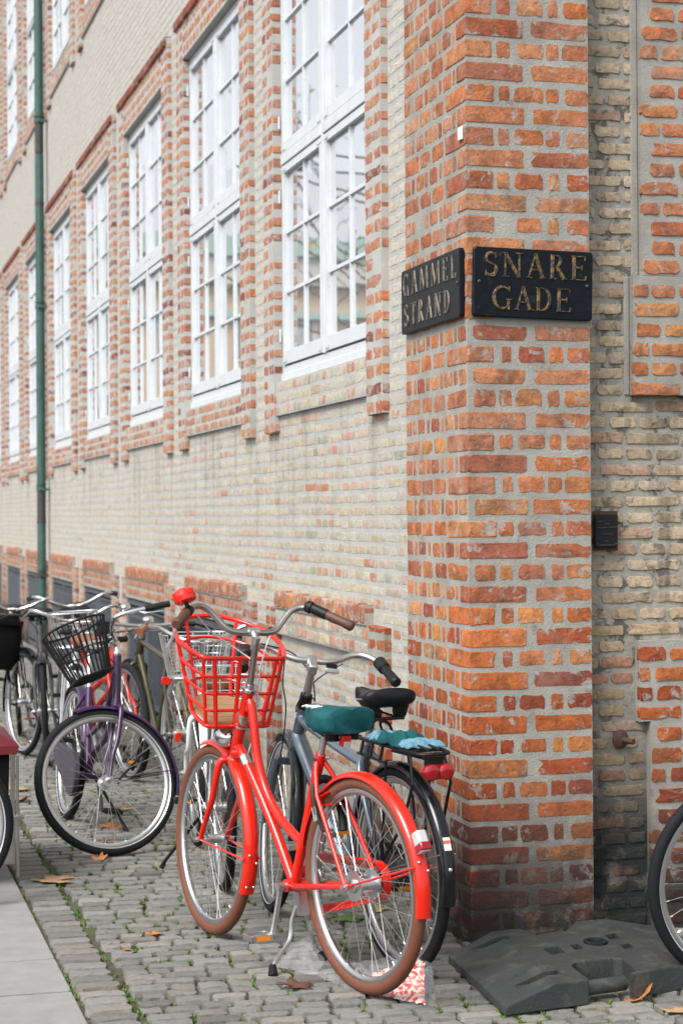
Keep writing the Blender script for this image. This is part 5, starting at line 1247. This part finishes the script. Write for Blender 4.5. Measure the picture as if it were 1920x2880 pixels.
# crumpled teal and pale blue cloth on the rack
def cloth(name, mat, label, M0, sx, sy, amp, seed, par=None):
    m = M(); n = 26; V = []
    for i in range(n):
        for j in range(n):
            u, v = i/(n-1)-.5, j/(n-1)-.5; e = max(abs(u), abs(v))*2; nz = mnoise.noise(Vector((u*4+seed, v*4, seed)))+.30*mnoise.noise(Vector((u*9, v*9+seed, 4.)))
            q = 1+.22*mnoise.noise(Vector((u*4, v*4, seed+7))); V.append((u*sx*q, v*sy*q, amp*(nz*.55+.55)*(1-.75*e**4)))
    F = [(i*n+j, (i+1)*n+j, (i+1)*n+j+1, i*n+j+1) for i in range(n-1) for j in range(n-1)]
    m.add(V, F); o = m.build(name, mat, auto=180); sd_ = o.modifiers.new('thickness', 'SOLIDIFY'); sd_.thickness = .0012; o.matrix_world = M0
    if label: tag(o, *label)
    return o
GMX = Matrix.Translation((1.872, 6.149, 0)) @ Matrix.Rotation(math.radians(99), 4, 'Z')
cl1 = cloth('rain_cover', 'teal_cloth', ('crumpled teal cloth lying on the black rear rack', 'cloth'), GMX @ Matrix.Translation((-.03, .005, .776)), .20, .15, .065, 3.)
cl2 = cloth('lining', 'pale_blue_cloth', None, Matrix.Identity(4), .12, .14, .045, 8.); cl2.parent = cl1; cl2.matrix_world = GMX @ Matrix.Translation((-.14, -.005, .776))
cl3 = cloth('lining', 'pale_blue_cloth', None, Matrix.Identity(4), .10, .12, .05, 5.); cl3.parent = cl1; cl3.matrix_world = GMX @ Matrix.Translation((.075, .01, .777))
# these two hang on the cloth: keep world placement
for q, mm in ((cl2, GMX @ Matrix.Translation((-.14, -.005, .776))), (cl3, GMX @ Matrix.Translation((.075, .01, .777)))): q.matrix_parent_inverse = Matrix.Identity(4); q.matrix_local = cl1.matrix_world.inverted() @ mm

# ---- white bicycle behind the red basket
WB, S, T, top = simple_bike('white bicycle with wire baskets and brown grips, half hidden behind the red basket', (1.569, 7.683), 85, 0, paint='white_gloss', style='step', fend=None, gripm='brown_leather', sad='brown_leather', sadz=.86, barz=.98, rack='alloy', tube_r=.015, bellm=('chrome', 1), kick='side', crank_a=160)
def wire_basket(root, xf, M0, w0, w1, d0, d1, h, mat, nb=10, rr=.002, rim_r=.0035, mesh=True, rings=2, name='wire_basket', oval=False):
    def loop(t, n=32):
        w, d = w0+(w1-w0)*t, d0+(d1-d0)*t; o = []
        for k in range(n):
            a = 2*math.pi*k/n; e = .9 if oval else .5; c, s = math.cos(a), math.sin(a); o.append((d/2*(abs(c)**e)*(1 if c > 0 else -1)+d1/2, w/2*(abs(s)**e)*(1 if s > 0 else -1), h*t))
        return o
    T_ = lambda P: [np.array(M0 @ Vector(p)) for p in P]
    m = M(); m.tube(T_(loop(1)), rim_r, 8, closed=True); o = m.build(name, mat, root, xf=xf); m = M(); m.tube(T_(loop(0)), rim_r*.8, 6, closed=True); m.build('basket_foot_ring', mat, o, xf=xf)
    m = M()
    for q in range(1, rings+1): m.tube(T_(loop(q/(rings+1))), rr, 5, closed=True)
    L0, L1 = loop(0), loop(1)
    for k in range(0, 32, max(1, 32//nb)): m.tube(T_([L0[k], L1[k]]), rr, 5)
    if mesh:
        for q in range(1, 9):
            y_ = -w0/2+w0*q/9; m.tube(T_([(d1/2-d0/2, y_, 0), (d1/2+d0/2, y_, 0)]), rr, 4); x_ = d1/2-d0/2+d0*q/9; m.tube(T_([(x_, -w0/2, 0), (x_, w0/2, 0)]), rr, 4)
    g = m.build('basket_wires', mat, o, xf=xf); g['kind'] = 'stuff'; return o
wire_basket(WB, None, Matrix.Translation((-.27, 0, .755)), .26, .32, .30, .36, .20, 'alloy', nb=32, rings=5, rr=.0016)
wire_basket(WB, S, Matrix.Translation((.92, 0, .80)), .26, .34, .20, .28, .20, 'alloy', nb=32, rings=5, rr=.0016)
# ---- purple bicycle turned towards the camera with its bar swung round
PB, S, T, top = simple_bike('purple bicycle with black wire basket and front wheel turned broadside', (1.165, 9.735), -86.4, -6.0, paint='purple_paint', style='step', ht=(.85, .905), hb=(.93, .690), bb=(.44, .28), wb=1.105, steer=-83.4, Rr=.343, tw=.042,
                            fend='purple_paint', ff=(83, 205), fr=(15, 190), case='purple_case', gripm='black_plastic', sad='brown_leather', sadz=.93, bar='swept', barz=.965, bars_back=.19, kick='side', rack='silver_paint', tube_r=.017, bellm=('chrome', 1), spokes=36, crank_a=-75)
hd = nrm([.85-.93, 0, .905-.690]); bM = Matrix.Translation((.93, 0, .835)) @ Matrix.Rotation(math.radians(16), 4, 'Y').inverted()
wire_basket(PB, S, Matrix.Translation((.868, 0, .835)) @ Matrix.Rotation(math.radians(2), 4, 'Y'), .24, .36, .18, .29, .25, 'black_plastic', nb=32, rings=1, rr=.0036, rim_r=.0062, oval=True)
m = M(); m.obox((.872, 0, 1.035), (.035, 0, 0), (0, .030, 0), (0, 0, .018)); m.build('basket_bracket', 'black_plastic', PB, xf=S, bevel=.003)
# ---- olive bicycle against the wall
OB, S, T, top = simple_bike('olive diamond-frame bicycle with black grips and red reflectors, leaning by the basement grilles', (1.865, 10.34), 97, 2, paint='olive_paint', style='diamond', ht=(.82, .84), hb=(.87, .70), sc=(.26, .76), wb=1.06, bar='flat', barz=.90, barm='alloy', fend=None, sadz=.905, kick='side', tube_r=.0165, spokes=28, crank_a=-60, tw=.034)
m = M(); m.obox((.10, .06, .63), (.006, 0, 0), (0, .028, 0), (0, 0, .022)); m.build('reflector', 'red_enamel', OB, bevel=.004)
m = M(); m.obox((-.05, .03, .33), (.006, 0, 0), (0, .02, 0), (0, 0, .025)); m.build('reflector', 'red_enamel', OB, bevel=.004)
m = M()
for q in range(4): m.tube([(.20-.0, -.07, .80+.02*q), (-.30, -.07, .80+.02*q)], .0022, 5); m.tube([(.20, .07, .80+.02*q), (-.30, .07, .80+.02*q)], .0022, 5)
# ---- silver bicycle with wire basket, dark bicycle with bag, small red bicycle
SV, S, T, top = simple_bike('silver bicycle with a pale wire basket, left of the green downpipe foot', (1.60, 12.2), -99, 3, paint='silver_paint', style='diamond', ht=(.83, .84), hb=(.88, .69), bar='swept', barz=.93, tube_r=.021, spokes=24, gripm='black_plastic', fend=None)
wire_basket(SV, S, Matrix.Translation((.93, 0, .79)), .22, .30, .18, .25, .20, 'alloy', nb=16, rings=2, rr=.0028, rim_r=.004)
DB, S, T, top = simple_bike('dark bicycle with brown grips and a black bag at the left edge', (1.30, 13.5), -95, 4, paint='black_paint', style='diamond', bar='swept', barz=.94, gripm='brown_leather', fend='black_paint', rack='black_plastic', spokes=24, steer=20)
R2, S, T, top = simple_bike('small bright red bicycle seen through the black wire basket', (1.52, 12.1), -80, 2, paint='red_enamel', style='step', ht=(.80, .80), bar='flat', barz=.86, tube_r=.019, spokes=24, sadz=.80, fend=None)
LB, S, T, top = simple_bike('black bicycle with silver bars parked furthest along the wall', (1.75, 13.6), -98, 3, paint='black_paint', style='diamond', bar='swept', barz=.95, barm='alloy', fend='black_paint', spokes=20, tube_r=.018)
XB, S, T, top = simple_bike('dark grey bicycle squeezed between the silver one and the bag', (1.42, 12.9), -96, 3, paint='dark_iron', style='step', bar='flat', barz=.93, barm='black_plastic', fend='black_paint', spokes=20, tube_r=.017, rimm='dark_iron')
HB, S, T, top = simple_bike('bicycle with ribbed black tyres leaning at the side street wall by the rubber foot', (3.98, 5.66), 180, -4, paint='black_paint', style='diamond', Rr=.350, tw=.042, fend=None, spokes=32, wb=1.08)
# bag on the dark bicycle
m = M(); rings = []
for t_ in (0, .05, .2, .5, .8, .95, 1):
    w_ = .15*(1 if .1 < t_ < .9 else .82); d_ = .085*(1 if .1 < t_ < .9 else .8); rings.append([(w_*(abs(math.cos(a))**.5)*(1 if math.cos(a) > 0 else -1)*(1+.06*math.sin(5*a+t_*9)+.05*math.sin(3*a-t_*14)), d_*(abs(math.sin(a))**.5)*(1 if math.sin(a) > 0 else -1), .36*t_) for a in [2*math.pi*i/24 for i in range(24)]])
m.loft(rings); bg_ = m.build('pannier_bag', 'black_canvas', auto=70); bg_.scale = (1.0, 1.2, 1.0); bg_.location = (1.04, 12.55, .56); bg_.rotation_euler = (0.05, .1, .2); tag(bg_, 'bulky black canvas bag hung on the dark bicycle at the left edge', 'bag')
m = M(); m.box((-.13, -.10, .30), (.13, -.075, .33)); m.build('bag_strap', 'black_canvas', bg_)

# ---- cargo tricycle at the left edge
CT = empty('cargo_tricycle', (.20, 8.1, 0)); tag(CT, 'black cargo tricycle box under a dark red cover, cut by the left edge', 'cargo tricycle')
m = M(); m.add([(-.65, -.10, .22), (.515, -.10, .22), (.515, .50, .22), (-.65, .50, .22), (-.70, -.12, .60), (.525, -.12, .60), (.525, .54, .60), (-.70, .54, .60)], [(0, 3, 2, 1), (4, 5, 6, 7), (0, 1, 5, 4), (1, 2, 6, 5), (2, 3, 7, 6), (3, 0, 4, 7)]); m.build('cargo_box', 'black_canvas', CT, bevel=.006)
m = M(); V = []; F = []; n = 14
for i in range(n):
    for j in range(n):
        u, v = i/(n-1), j/(n-1); x_ = -.74+1.30*u; y_ = -.15+.73*v; rim_ = min(u*1.0, 1-u, v, 1-v); top_ = .68+.06*(1-u)+.03*mnoise.noise(Vector((u*6, v*6, 2.)))
        z_ = .598 if rim_ < .001 else (.66+.04*(1-u) if rim_ < .10 else top_); V.append((x_, y_, z_))
for i in range(n-1):
    for j in range(n-1): F.append((i*n+j, (i+1)*n+j, (i+1)*n+j+1, i*n+j+1))
m.add(V, F)
e_ = [(-.74, -.15), (.56, -.15), (.56, .58), (-.74, .58)]; V = [(x, y, .60) for x, y in e_]+[(x*.985, y*.985, .565) for x, y in e_]; m.add(V, [(i, (i+1) % 4, 4+(i+1) % 4, 4+i) for i in range(4)]); m.build('cover', 'maroon_cover', CT, auto=60)
m = M(); m.box((.528, -.118, .20), (.546, -.098, .565)); m.box((.548, -.14, .05), (.560, -.122, .56)); m.box((.520, -.16, .29), (.565, -.12, .31)); m.box((.500, -.11, .10), (.545, -.09, .30)); m.build('corner_post', 'stem_steel', CT, smooth=False, bevel=.002)
cw = wheel(CT, (.17, .335), .335, .045, 'black_rubber', 'alloy', spokes=28)
for q in [cw]+list(cw.children): q.data.transform(Matrix.Translation((0, -.48, 0)))
cw = wheel(CT, (.17, .335), .335, .045, 'black_rubber', 'alloy', spokes=28)
for q in [cw]+list(cw.children): q.data.transform(Matrix.Translation((0, .62, 0)))
cw = wheel(CT, (-1.25, .335), .335, .045, 'black_rubber', 'alloy', spokes=28)
m = M(); m.tube([(-1.25, .06, .335), (-.95, .06, .40), (-.6, .06, .30)], .018, 10); m.tube([(-1.05, 0, .38), (-1.15, 0, .80)], .016, 10); m.tube([(.17, -.46, .335), (.17, .62, .335)], .014, 10); m.build('frame', 'black_paint', CT)
saddle(CT, -1.15, .86, .26, .19, 'black_leather')

# ------------------------------------------------------------------ recycled-rubber fence foot
def RFz(poly, z): return [(x, y, z) for x, y in poly]
FT = M()
# cross-section pieces in plan (world metres), top heights follow the slope towards both ends
def slab_piece(P):   # P: list of (x, y, ztop); bottom at .004 (slightly undercut)
    n = len(P); V = [(x, y, .012) for x, y, z in P]+[(x, y, z) for x, y, z in P]; return V, [tuple(range(n-1, -1, -1)), tuple(range(n, 2*n))]+[(i, (i+1) % n, n+(i+1) % n, n+i) for i in range(n)]
zt = .118
zt = .087
O = [(2.004, 5.489, .034), (2.185, 5.520, zt), (2.303, 5.538, zt), (2.306, 5.60, zt), (2.318, 5.722, zt), (2.350, 5.762, zt), (2.492, 5.782, zt), (2.515, 5.765, zt), (2.492, 5.600, zt), (2.449, 5.562, zt), (2.625, 5.615, zt), (2.905, 5.680, .034),
     (2.955, 6.36, .034), (2.700, 6.345, zt), (2.585, 6.335, zt), (2.487, 6.195, zt), (2.440, 6.168, zt), (2.370, 6.170, zt), (2.352, 6.285, zt), (2.245, 6.272, zt), (2.052, 6.190, .034)]
n = len(O); m = M(); V = [(x, y, .008) for x, y, z in O]+[(x, y, z) for x, y, z in O]
L_ = [0, 1, 19, 20]; Mid = [1, 2, 3, 4, 5, 6, 7, 8, 9, 10, 13, 14, 15, 16, 17, 18, 19]; Rr_ = [10, 11, 12, 13]
m.add(V, [tuple(range(n-1, -1, -1))]+[tuple(n+i for i in q) for q in (L_, Mid, Rr_)]+[(i, (i+1) % n, n+(i+1) % n, n+i) for i in range(n)])
foot = m.build('rubber_fence_foot', 'rubber_foot', smooth=False)
import bmesh
bm = bmesh.new(); bm.from_mesh(foot.data); bmesh.ops.recalc_face_normals(bm, faces=bm.faces)
ed = [e for e in bm.edges if len(e.link_faces) == 2 and e.calc_face_angle(0) > .15 and max(v.co.z for v in e.verts) > .02]
bmesh.ops.bevel(bm, geom=ed, offset=.006, segments=2, profile=.6, affect='EDGES', clamp_overlap=True); bm.to_mesh(foot.data); bm.free()
c = M()
def hole(q, z0=.02): c.add([(x, y, z0) for x, y in q]+[(x, y, .2) for x, y in q], [(0, 3, 2, 1), (4, 5, 6, 7), (0, 1, 5, 4), (1, 2, 6, 5), (2, 3, 7, 6), (3, 0, 4, 7)])
k_ = 1.0195
for q in ([(2.264, 5.765), (2.321, 5.778), (2.328, 5.87), (2.272, 5.863)], [(2.364, 5.807), (2.400, 5.810), (2.408, 5.885), (2.375, 5.88)], [(2.535, 5.915), (2.576, 5.922), (2.585, 5.99), (2.542, 5.978)], [(2.525, 5.772), (2.564, 5.779), (2.574, 5.844), (2.533, 5.837)]):
    hole([(x*k_, y*k_) for x, y in q])
hole([(2.085, 5.600), (2.245, 5.625), (2.248, 5.672), (2.090, 5.640)], .055); hole([(2.115, 6.110), (2.262, 6.140), (2.265, 6.190), (2.118, 6.160)], .055)
K = [2*math.pi*i/20 for i in range(20)]; RC = (2.517, 5.995)
c.add([(RC[0]+.026*math.cos(a), RC[1]+.030*math.sin(a), z_) for z_ in (.02, .2) for a in K], [tuple(range(19, -1, -1)), tuple(range(20, 40))]+[(i, (i+1) % 20, 20+(i+1) % 20, 20+i) for i in range(20)])
for (x, y) in ((2.09, 5.93), (2.13, 5.72)): c.add([(x+.004*math.cos(a), y+.005*math.sin(a), z_) for z_ in (.02, .2) for a in K], [tuple(range(19, -1, -1)), tuple(range(20, 40))]+[(i, (i+1) % 20, 20+(i+1) % 20, 20+i) for i in range(20)])
cut = c.build('cutter', 'rubber_foot', smooth=False)
bo = foot.modifiers.new('holes', 'BOOLEAN'); bo.object = cut; bo.operation = 'DIFFERENCE'; bo.solver = 'EXACT'
dg = bpy.context.evaluated_depsgraph_get(); me2 = bpy.data.meshes.new_from_object(foot.evaluated_get(dg)); foot.modifiers.clear(); foot.data = me2; bpy.data.objects.remove(cut)
m = M(); m.sweep_y([(0, 0)], (0, 0, 0), 0, 1, 1) if False else None
for i in range(28):
    pass
m.loft([[(RC[0]+r_*.88*math.cos(a), RC[1]+r_*math.sin(a), z_) for a in [2*math.pi*i/28 for i in range(28)]] for r_, z_ in ((.046, zt-.002), (.045, zt+.008), (.040, zt+.010), (.032, zt+.009), (.029, zt+.002), (.029, .03))], cap=False); m.build('ring_collar', 'black_rubber', foot)
m = M(); m.tube([(2.30, 5.585, .045), (2.455, 5.615, .045)], .024, 14); m.build('carry_handle', 'rubber_foot', foot)
m = M(); m.tube([(2.36, 6.23, .045), (2.52, 6.29, .045)], .022, 14); m.build('carry_handle', 'rubber_foot', foot)
tag(foot, 'dark grey recycled-rubber fence foot with square holes on the cobbles', 'fence foot')

# ------------------------------------------------------------------ fallen leaves
def leaf(loc, size, mat, label, curl=.3, rz=0., tilt=(0, 0), seed=1):
    r = random.Random(seed); m = M(); lobes = 5; P = []
    for i in range(40):
        a = 2*math.pi*i/40; t = (a/math.pi-1)
        q = .56+.40*abs(math.cos(a*2.5))**1.5*(.85+.3*r.random()) + r.uniform(-.07, .07)
        if abs(a-math.pi) < .35: q *= .55
        P.append((q*math.cos(a)*size/2, q*math.sin(a)*size/2))
    z = lambda x, y: curl*size*((x*x+y*y*1.6)/(size*size))*.55+.05*size*mnoise.noise(Vector((x*30/size*.1+seed, y*3/size, 1)))+.003
    V = [(0, 0, z(0, 0))]
    for s_ in (.5, 1.): V += [(x*s_, y*s_, z(x*s_, y*s_)) for x, y in P]
    F = [(0, 1+i, 1+(i+1) % 40) for i in range(40)]+[(1+i, 41+i, 41+(i+1) % 40, 1+(i+1) % 40) for i in range(40)]
    m.add(V, F); o = m.build('fallen_leaf', mat, auto=180); so = o.modifiers.new('thickness', 'SOLIDIFY'); so.thickness = .0008
    k = M(); k.tube(catmull([(-.10*size, 0, z(0, 0)), (-.3*size, .01*size, .01), (-.62*size, .04*size, .012)], 4), .0012+.004*size, 5); k.build('stalk', mat, o)
    o.location = (loc[0], loc[1], .006); o.rotation_euler = (tilt[0], tilt[1], rz); tag(o, label, 'leaf', 'fallen maple leaves on the pavement'); return o
LV = [((.911, 8.076), .20, 'leaf_tan', 'large pale tan maple leaf near the slab edge', .12, 2.9, (0, 0)),
      ((1.35, 9.331), .13, 'leaf_orange', 'orange maple leaf seen through the purple bicycle front wheel, upper one', .5, .3, (.2, 0)),
      ((1.261, 8.90), .12, 'leaf_orange', 'orange leaf lying just above the lower rim of the purple wheel', .3, 1.9, (0, .2)),
      ((1.17, 8.50), .085, 'leaf_orange', 'small curled orange leaf touching the purple bicycle tyre foot', .9, 4.9, (.3, .2)),
      ((1.002, 10.374), .13, 'leaf_orange', 'orange leaf with upright lobes left of the purple wheel', .6, 3.9, (.3, 0)),
      ((1.027, 10.80), .16, 'leaf_yellow', 'yellowish green leaf beside the cargo tricycle post', .3, .9, (0, 0)),
      ((1.241, 12.972), .15, 'leaf_tan', 'tan leaf under the dark bicycle behind the red cover', .2, 2.2, (0, 0)),
      ((1.48, 14.603), .13, 'leaf_orange', 'farthest orange leaf beyond the dark bicycle wheel', .4, 1.2, (0, 0)),
      ((1.154, 6.934), .070, 'leaf_orange', 'small orange leaf fragment alone on the setts in front of the red bicycle', .2, .1, (0, 0)),
      ((1.017, 6.709), .035, 'leaf_orange', 'tiny orange leaf scrap nearest the slabs', .2, .1, (0, 0)),
      ((2.491, 5.560), .115, 'leaf_orange', 'golden maple leaf arched in front of the rubber foot', .9, 1.3, (-.5, .1)),
      ((2.534, 5.383), .11, 'leaf_tan', 'pale tan maple leaf at the lower right corner', .3, 2.3, (0, .1)),
      ((1.47, 6.02), .13, 'leaf_brown', 'crumpled dark brown leaf between kickstand and red rear wheel', .35, .4, (.05, .1)),
      ((1.735, 7.473), .08, 'leaf_orange', 'brown-orange leaf behind the red front fender', .6, 2., (.3, 0)),
      ((2.05, 7.10), .14, 'leaf_yellow', 'yellow leaf under the grey bicycle by the wall foot', .3, 1., (0, 0)),
      ((1.91, 6.965), .17, 'leaf_green', 'green leaf lying behind the red chain guard', .25, 2.4, (0, 0)),
      ((1.50, 9.9), .09, 'leaf_yellow', 'pale leaf behind the purple bicycle kickstand', .3, .5, (0, 0))]
for i, (p, s_, mt, lb, cu_, rz, ti) in enumerate(LV): leaf(p, s_, mt, lb, cu_, rz, ti, i+3)

# ------------------------------------------------------------------ printed plastic bag under the wheels
def film(name, pts, n1, n2, amp, mat, par=None, seed=1., z0=0.):
    m = M(); A, B, C_, D_ = [np.array(p, float) for p in pts]; V = []
    for i in range(n1):
        for j in range(n2):
            u, v = i/(n1-1), j/(n2-1); p = (A*(1-u)+B*u)*(1-v)+(D_*(1-u)+C_*u)*v; e = min(u, 1-u, v, 1-v)*4; e = min(1, e)
            jx = .010*mnoise.noise(Vector((u*4, v*4, seed+3))); V.append((p[0]+jx, p[1]-jx, z0+p[2]+amp*e*(.6+.9*mnoise.noise(Vector((u*5, v*5, seed))))+.012*abs(mnoise.noise(Vector((u*14, v*14, seed))))))
    F = [(i*n2+j, (i+1)*n2+j, (i+1)*n2+j+1, i*n2+j+1) for i in range(n1-1) for j in range(n2-1)]
    m.add(V, F); return m.build(name, mat, par, auto=180)
bag = film('plastic_bag', [(1.55, 6.20, .0), (1.66, 5.90, 0), (1.84, 5.66, 0), (1.93, 6.02, .10)], 26, 26, .035, 'clear_film')
tag(bag, 'clear plastic bag with red floral print crushed under the red rear wheel', 'bag')
film('bag_print', [(1.66, 6.02, .006), (1.69, 5.88, .004), (1.81, 5.69, .006), (1.90, 5.99, .09)], 22, 22, .028, 'floral_print', bag, 1., -.004)
film('bag_film', [(1.47, 6.33, .0), (1.57, 6.16, 0), (1.62, 6.22, .03), (1.60, 6.36, .10)], 14, 14, .03, 'clear_film', bag, 4.)

# ------------------------------------------------------------------ what the windows mirror: a building closing the street and a tree (both behind the camera's wall side)
ob = empty('opposite_building', (-12, 76, 0)); tag(ob, 'ochre building with grey roof mirrored in the lower window panes', 'building')
m = M(); m.box((-16, 0, 0), (11, 9, 12.2)); m.build('facade', 'ochre_plaster', ob, smooth=False)
m = M(); m.box((-16.4, -.6, 12.201), (11.4, .0, 13.0)); m.box((-16.2, -.3, 9.6), (11.2, -.002, 9.9)); m.build('cornice', 'pale_copper', ob, smooth=False)
m = M(); m.box((-16.3, -.4, 11.0), (11.3, -.003, 12.2)); m.build('frieze', 'stone_pale', ob, smooth=False)
m = M(); m.add([(-16.4, -.6, 13.0), (11.4, -.6, 13.0), (11.4, 9.6, 13.0), (-16.4, 9.6, 13.0), (-15, 3.0, 16.4), (10, 3.0, 16.4), (10, 6, 16.4), (-15, 6, 16.4)], [(0, 1, 5, 4), (1, 2, 6, 5), (2, 3, 7, 6), (3, 0, 4, 7), (4, 5, 6, 7)]); rf = m.build('roof', 'roof_tile', ob, smooth=False)
for x_ in (-11, -3, 5): m = M(); m.box((x_, 3.5, 15.5), (x_+1.2, 4.6, 18.2)); m.build('chimney', 'brick_red', rf, smooth=False)
for fl in range(3):
    for q in range(9):
        x_ = -14.6+q*2.85; z_ = 1.2+3.3*fl; m = M(); m.box((x_, -.06, z_), (x_+1.3, -.004, z_+2.1)); wn = m.build('window', 'white_paint', ob, smooth=False)
        m = M(); m.box((x_+.12, -.08, z_+.12), (x_+.60, -.062, z_+1.98)); m.box((x_+.70, -.08, z_+.12), (x_+1.18, -.062, z_+1.98)); m.build('glazing', 'window_dark', wn, smooth=False)
tr = empty('street_tree', (-3.6, 28.5, 0)); tag(tr, 'thin autumn tree mirrored in the upper window panes', 'tree')
m = M(); m.tube(catmull([(0, 0, 0), (.1, 0, 2.5), (0, .1, 5), (.2, 0, 8)], 5), [.09, .088, .085, .08, .078, .075, .07, .065, .06, .055, .05, .045, .04, .035, .03, .02], 8)
tips = []; r = random.Random(5)
for q in range(18):
    z_ = r.uniform(3.5, 7.8); a = r.uniform(0, 6.28); L_ = r.uniform(1., 2.4); e_ = (math.cos(a)*L_, math.sin(a)*L_, z_+r.uniform(.6, 1.6)); m.tube(catmull([(0.1, 0, z_), (e_[0]*.5, e_[1]*.5, z_+.35), e_], 4), .018, 5); tips.append(e_)
    for w_ in range(3): b_ = r.uniform(0, 6.28); m.tube([(e_[0]*.6, e_[1]*.6, z_+.5), (e_[0]*.6+math.cos(b_)*.8, e_[1]*.6+math.sin(b_)*.8, z_+1.2)], .008, 4)
m.build('trunk', 'bark', tr)
m = M()
for q in range(220):
    t = r.choice(tips); c_ = np.array(t)*np.array([r.uniform(.5, 1.05)]*2+[1.])+np.array([r.gauss(0, .28) for _ in range(3)]); u_ = nrm([r.gauss(0, 1) for _ in range(3)]); v_ = nrm(np.cross(u_, [r.random(), .3, r.random()])); m.add([c_-u_*.07, c_-v_*.045, c_+u_*.07, c_+v_*.045], [(0, 1, 2, 3)])
cr_ = m.build('crown', 'leaf_yellow', tr, smooth=False)
